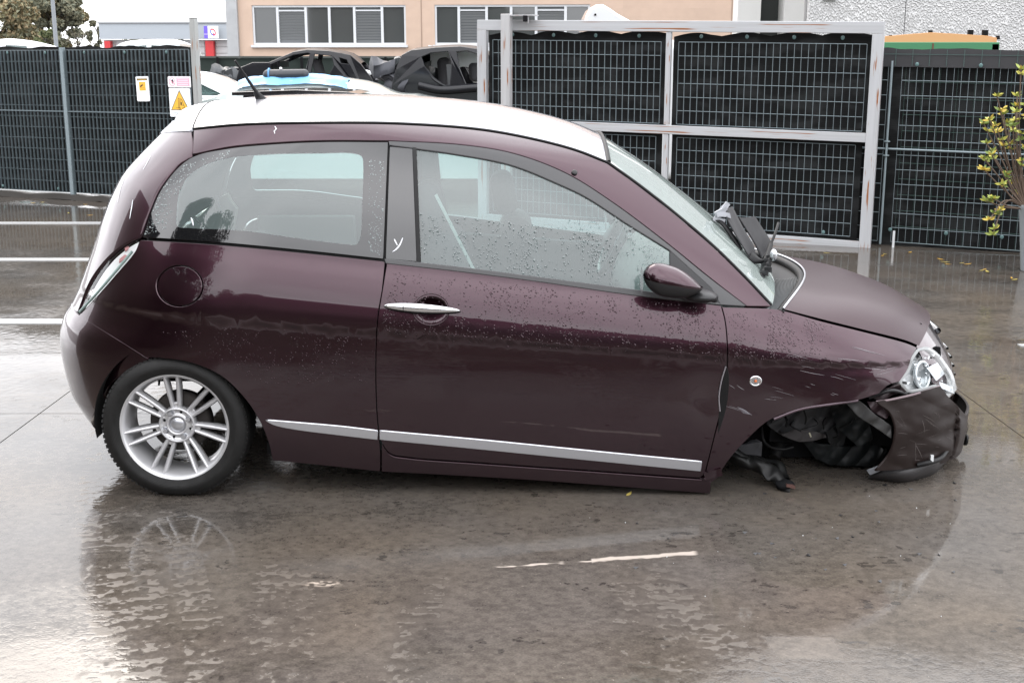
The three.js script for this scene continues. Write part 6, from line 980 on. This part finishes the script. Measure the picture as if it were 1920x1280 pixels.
  PT('bent_flange', tube([onS(1361, 686, 0.004), onS(1352, 716, 0.006), onS(1348, 745, 0.008), onS(1350, 770, 0.005)], 0.003, 20, 6), std([0.28, 0.26, 0.28], 0.4, 0.5));
  PT('broken_flange', [jag(new THREE.BoxGeometry(0.07, 0.03, 0.02, 6, 4, 2).rotateZ(0.3).translate(...onS(1336, 888, 0.012)), 0.02, 14)], M.paint);
}
// ---------------------------------------------------------------- torn cowl trim and wiper standing up before the screen
{
  const g = new THREE.Group(); g.name = 'torn_trim'; car.add(g);
  const P = (u, v, d) => atD(u, v, lerp(5.1, d - 0.3, 0.8)), strip = (A, B, m, name, th = 0.006) => { // a curled plastic strip between two edge lines
    const a = new THREE.CatmullRomCurve3(A.map((q) => V3(...P(...q)))), b = new THREE.CatmullRomCurve3(B.map((q) => V3(...P(...q)))), pos = [], idx = [], N = 24, K = 6;
    for (const o of [0, 1]) for (let i = 0; i <= N; i++) { const p = a.getPoint(i / N), q = b.getPoint(i / N), nrm = q.clone().sub(p).cross(a.getTangent(i / N)).normalize(); for (let j = 0; j <= K; j++) { const t = j / K, r = p.clone().lerp(q, t).addScaledVector(nrm, 0.010 * Math.sin(t * Math.PI) - o * th); pos.push(r.x, r.y, r.z); } }
    const S1 = (N + 1) * (K + 1), at = (o, i, j) => o * S1 + i * (K + 1) + j, quad = (w, x, y, z) => idx.push(w, x, y, y, x, z);
    for (let i = 0; i < N; i++) for (let j = 0; j < K; j++) { quad(at(0, i, j), at(0, i + 1, j), at(0, i, j + 1), at(0, i + 1, j + 1)); quad(at(1, i, j), at(1, i, j + 1), at(1, i + 1, j), at(1, i + 1, j + 1)); }
    for (let i = 0; i < N; i++) { quad(at(0, i, 0), at(1, i, 0), at(0, i + 1, 0), at(1, i + 1, 0)); quad(at(0, i, K), at(0, i + 1, K), at(1, i, K), at(1, i + 1, K)); }
    const q = new THREE.BufferGeometry(); q.setAttribute('position', new THREE.Float32BufferAttribute(pos, 3)); q.setIndex(idx); q.computeVertexNormals(); return obj(name, q, m, g); };
  const tm = std([0.016, 0.016, 0.0175], 0.5, 0, { specularIntensity: 0.6, side: THREE.DoubleSide });
  strip([[1361, 388, 5.5], [1362, 408, 5.42], [1376, 436, 5.34], [1394, 466, 5.28], [1404, 482, 5.26]], [[1372, 388, 5.56], [1384, 412, 5.48], [1398, 438, 5.4], [1412, 462, 5.34], [1416, 482, 5.3]], tm, 'curled_strip');
  strip([[1384, 408, 5.5], [1398, 430, 5.48], [1416, 460, 5.44], [1428, 486, 5.4]], [[1414, 406, 5.66], [1428, 428, 5.62], [1440, 446, 5.56], [1446, 458, 5.5]], std([0.012, 0.012, 0.0135], 0.5, 0, { specularIntensity: 0.5, side: THREE.DoubleSide }), 'flat_flap');
  strip([[1336, 408, 5.45], [1354, 414, 5.42], [1376, 440, 5.36], [1392, 466, 5.3]], [[1336, 412, 5.45], [1352, 422, 5.42], [1372, 450, 5.36], [1390, 472, 5.3]], M.black, 'black_strip');
  strip([[1412, 470, 5.34], [1426, 484, 5.30], [1436, 488, 5.3]], [[1404, 484, 5.26], [1416, 492, 5.26], [1432, 492, 5.28]], M.black, 'black_strip');
  obj('torn_end', [[1350, 396, 0.05, 0.5], [1354, 404, 0.06, 0.1], [1350, 410, 0.05, -0.3], [1360, 388, 0.04, 0.9]].map(([u, v, L, a], i) => jag(new THREE.BoxGeometry(L, 0.02, 0.02, 5, 3, 3).rotateZ(a).translate(...P(u, v, 5.44)), 0.02, 16, i)), std([0.36, 0.37, 0.40], 0.5), g);
  strip([[1360, 380, 5.52], [1350, 390, 5.48], [1346, 400, 5.46]], [[1368, 384, 5.54], [1362, 394, 5.48], [1358, 408, 5.46]], std([0.26, 0.27, 0.29], 0.45, 0, { side: THREE.DoubleSide }), 'torn_face');
  const w = new THREE.Group(); w.name = 'wiper'; car.add(w);
  obj('arm', [tube([P(1460, 418, 5.6), P(1453, 440, 5.5), P(1446, 458, 5.45), P(1442, 480, 5.35)], 0.006, 24, 6), bar(P(1446, 458, 5.45), P(1434, 492, 5.3), 0.010)], M.rubber, w);
  obj('joint', [0, 1, 2, 3, 4, 5, 6, 7].map((i) => jag(new THREE.BoxGeometry(0.03, 0.022, 0.03, 2, 2, 2).translate(...P(lerp(1446, 1420, i / 7), lerp(482, 532, i / 7), lerp(5.32, 5.12, i / 7))), 0.025, 22, i)), std([0.06, 0.062, 0.065], 0.3, 0.6), w);
  obj('blade', tube([P(1447, 478, 5.33), P(1436, 500, 5.24), P(1424, 524, 5.14), P(1420, 535, 5.1)], 0.007, 20, 6), M.black, w);
  obj('nut', [new THREE.SphereGeometry(0.016, 12, 8).scale(1, 1.6, 1).translate(...P(1451, 478, 5.3))], std([0.55, 0.57, 0.6], 0.25, 0.8), w);
}
renderer.render(scene, camera);
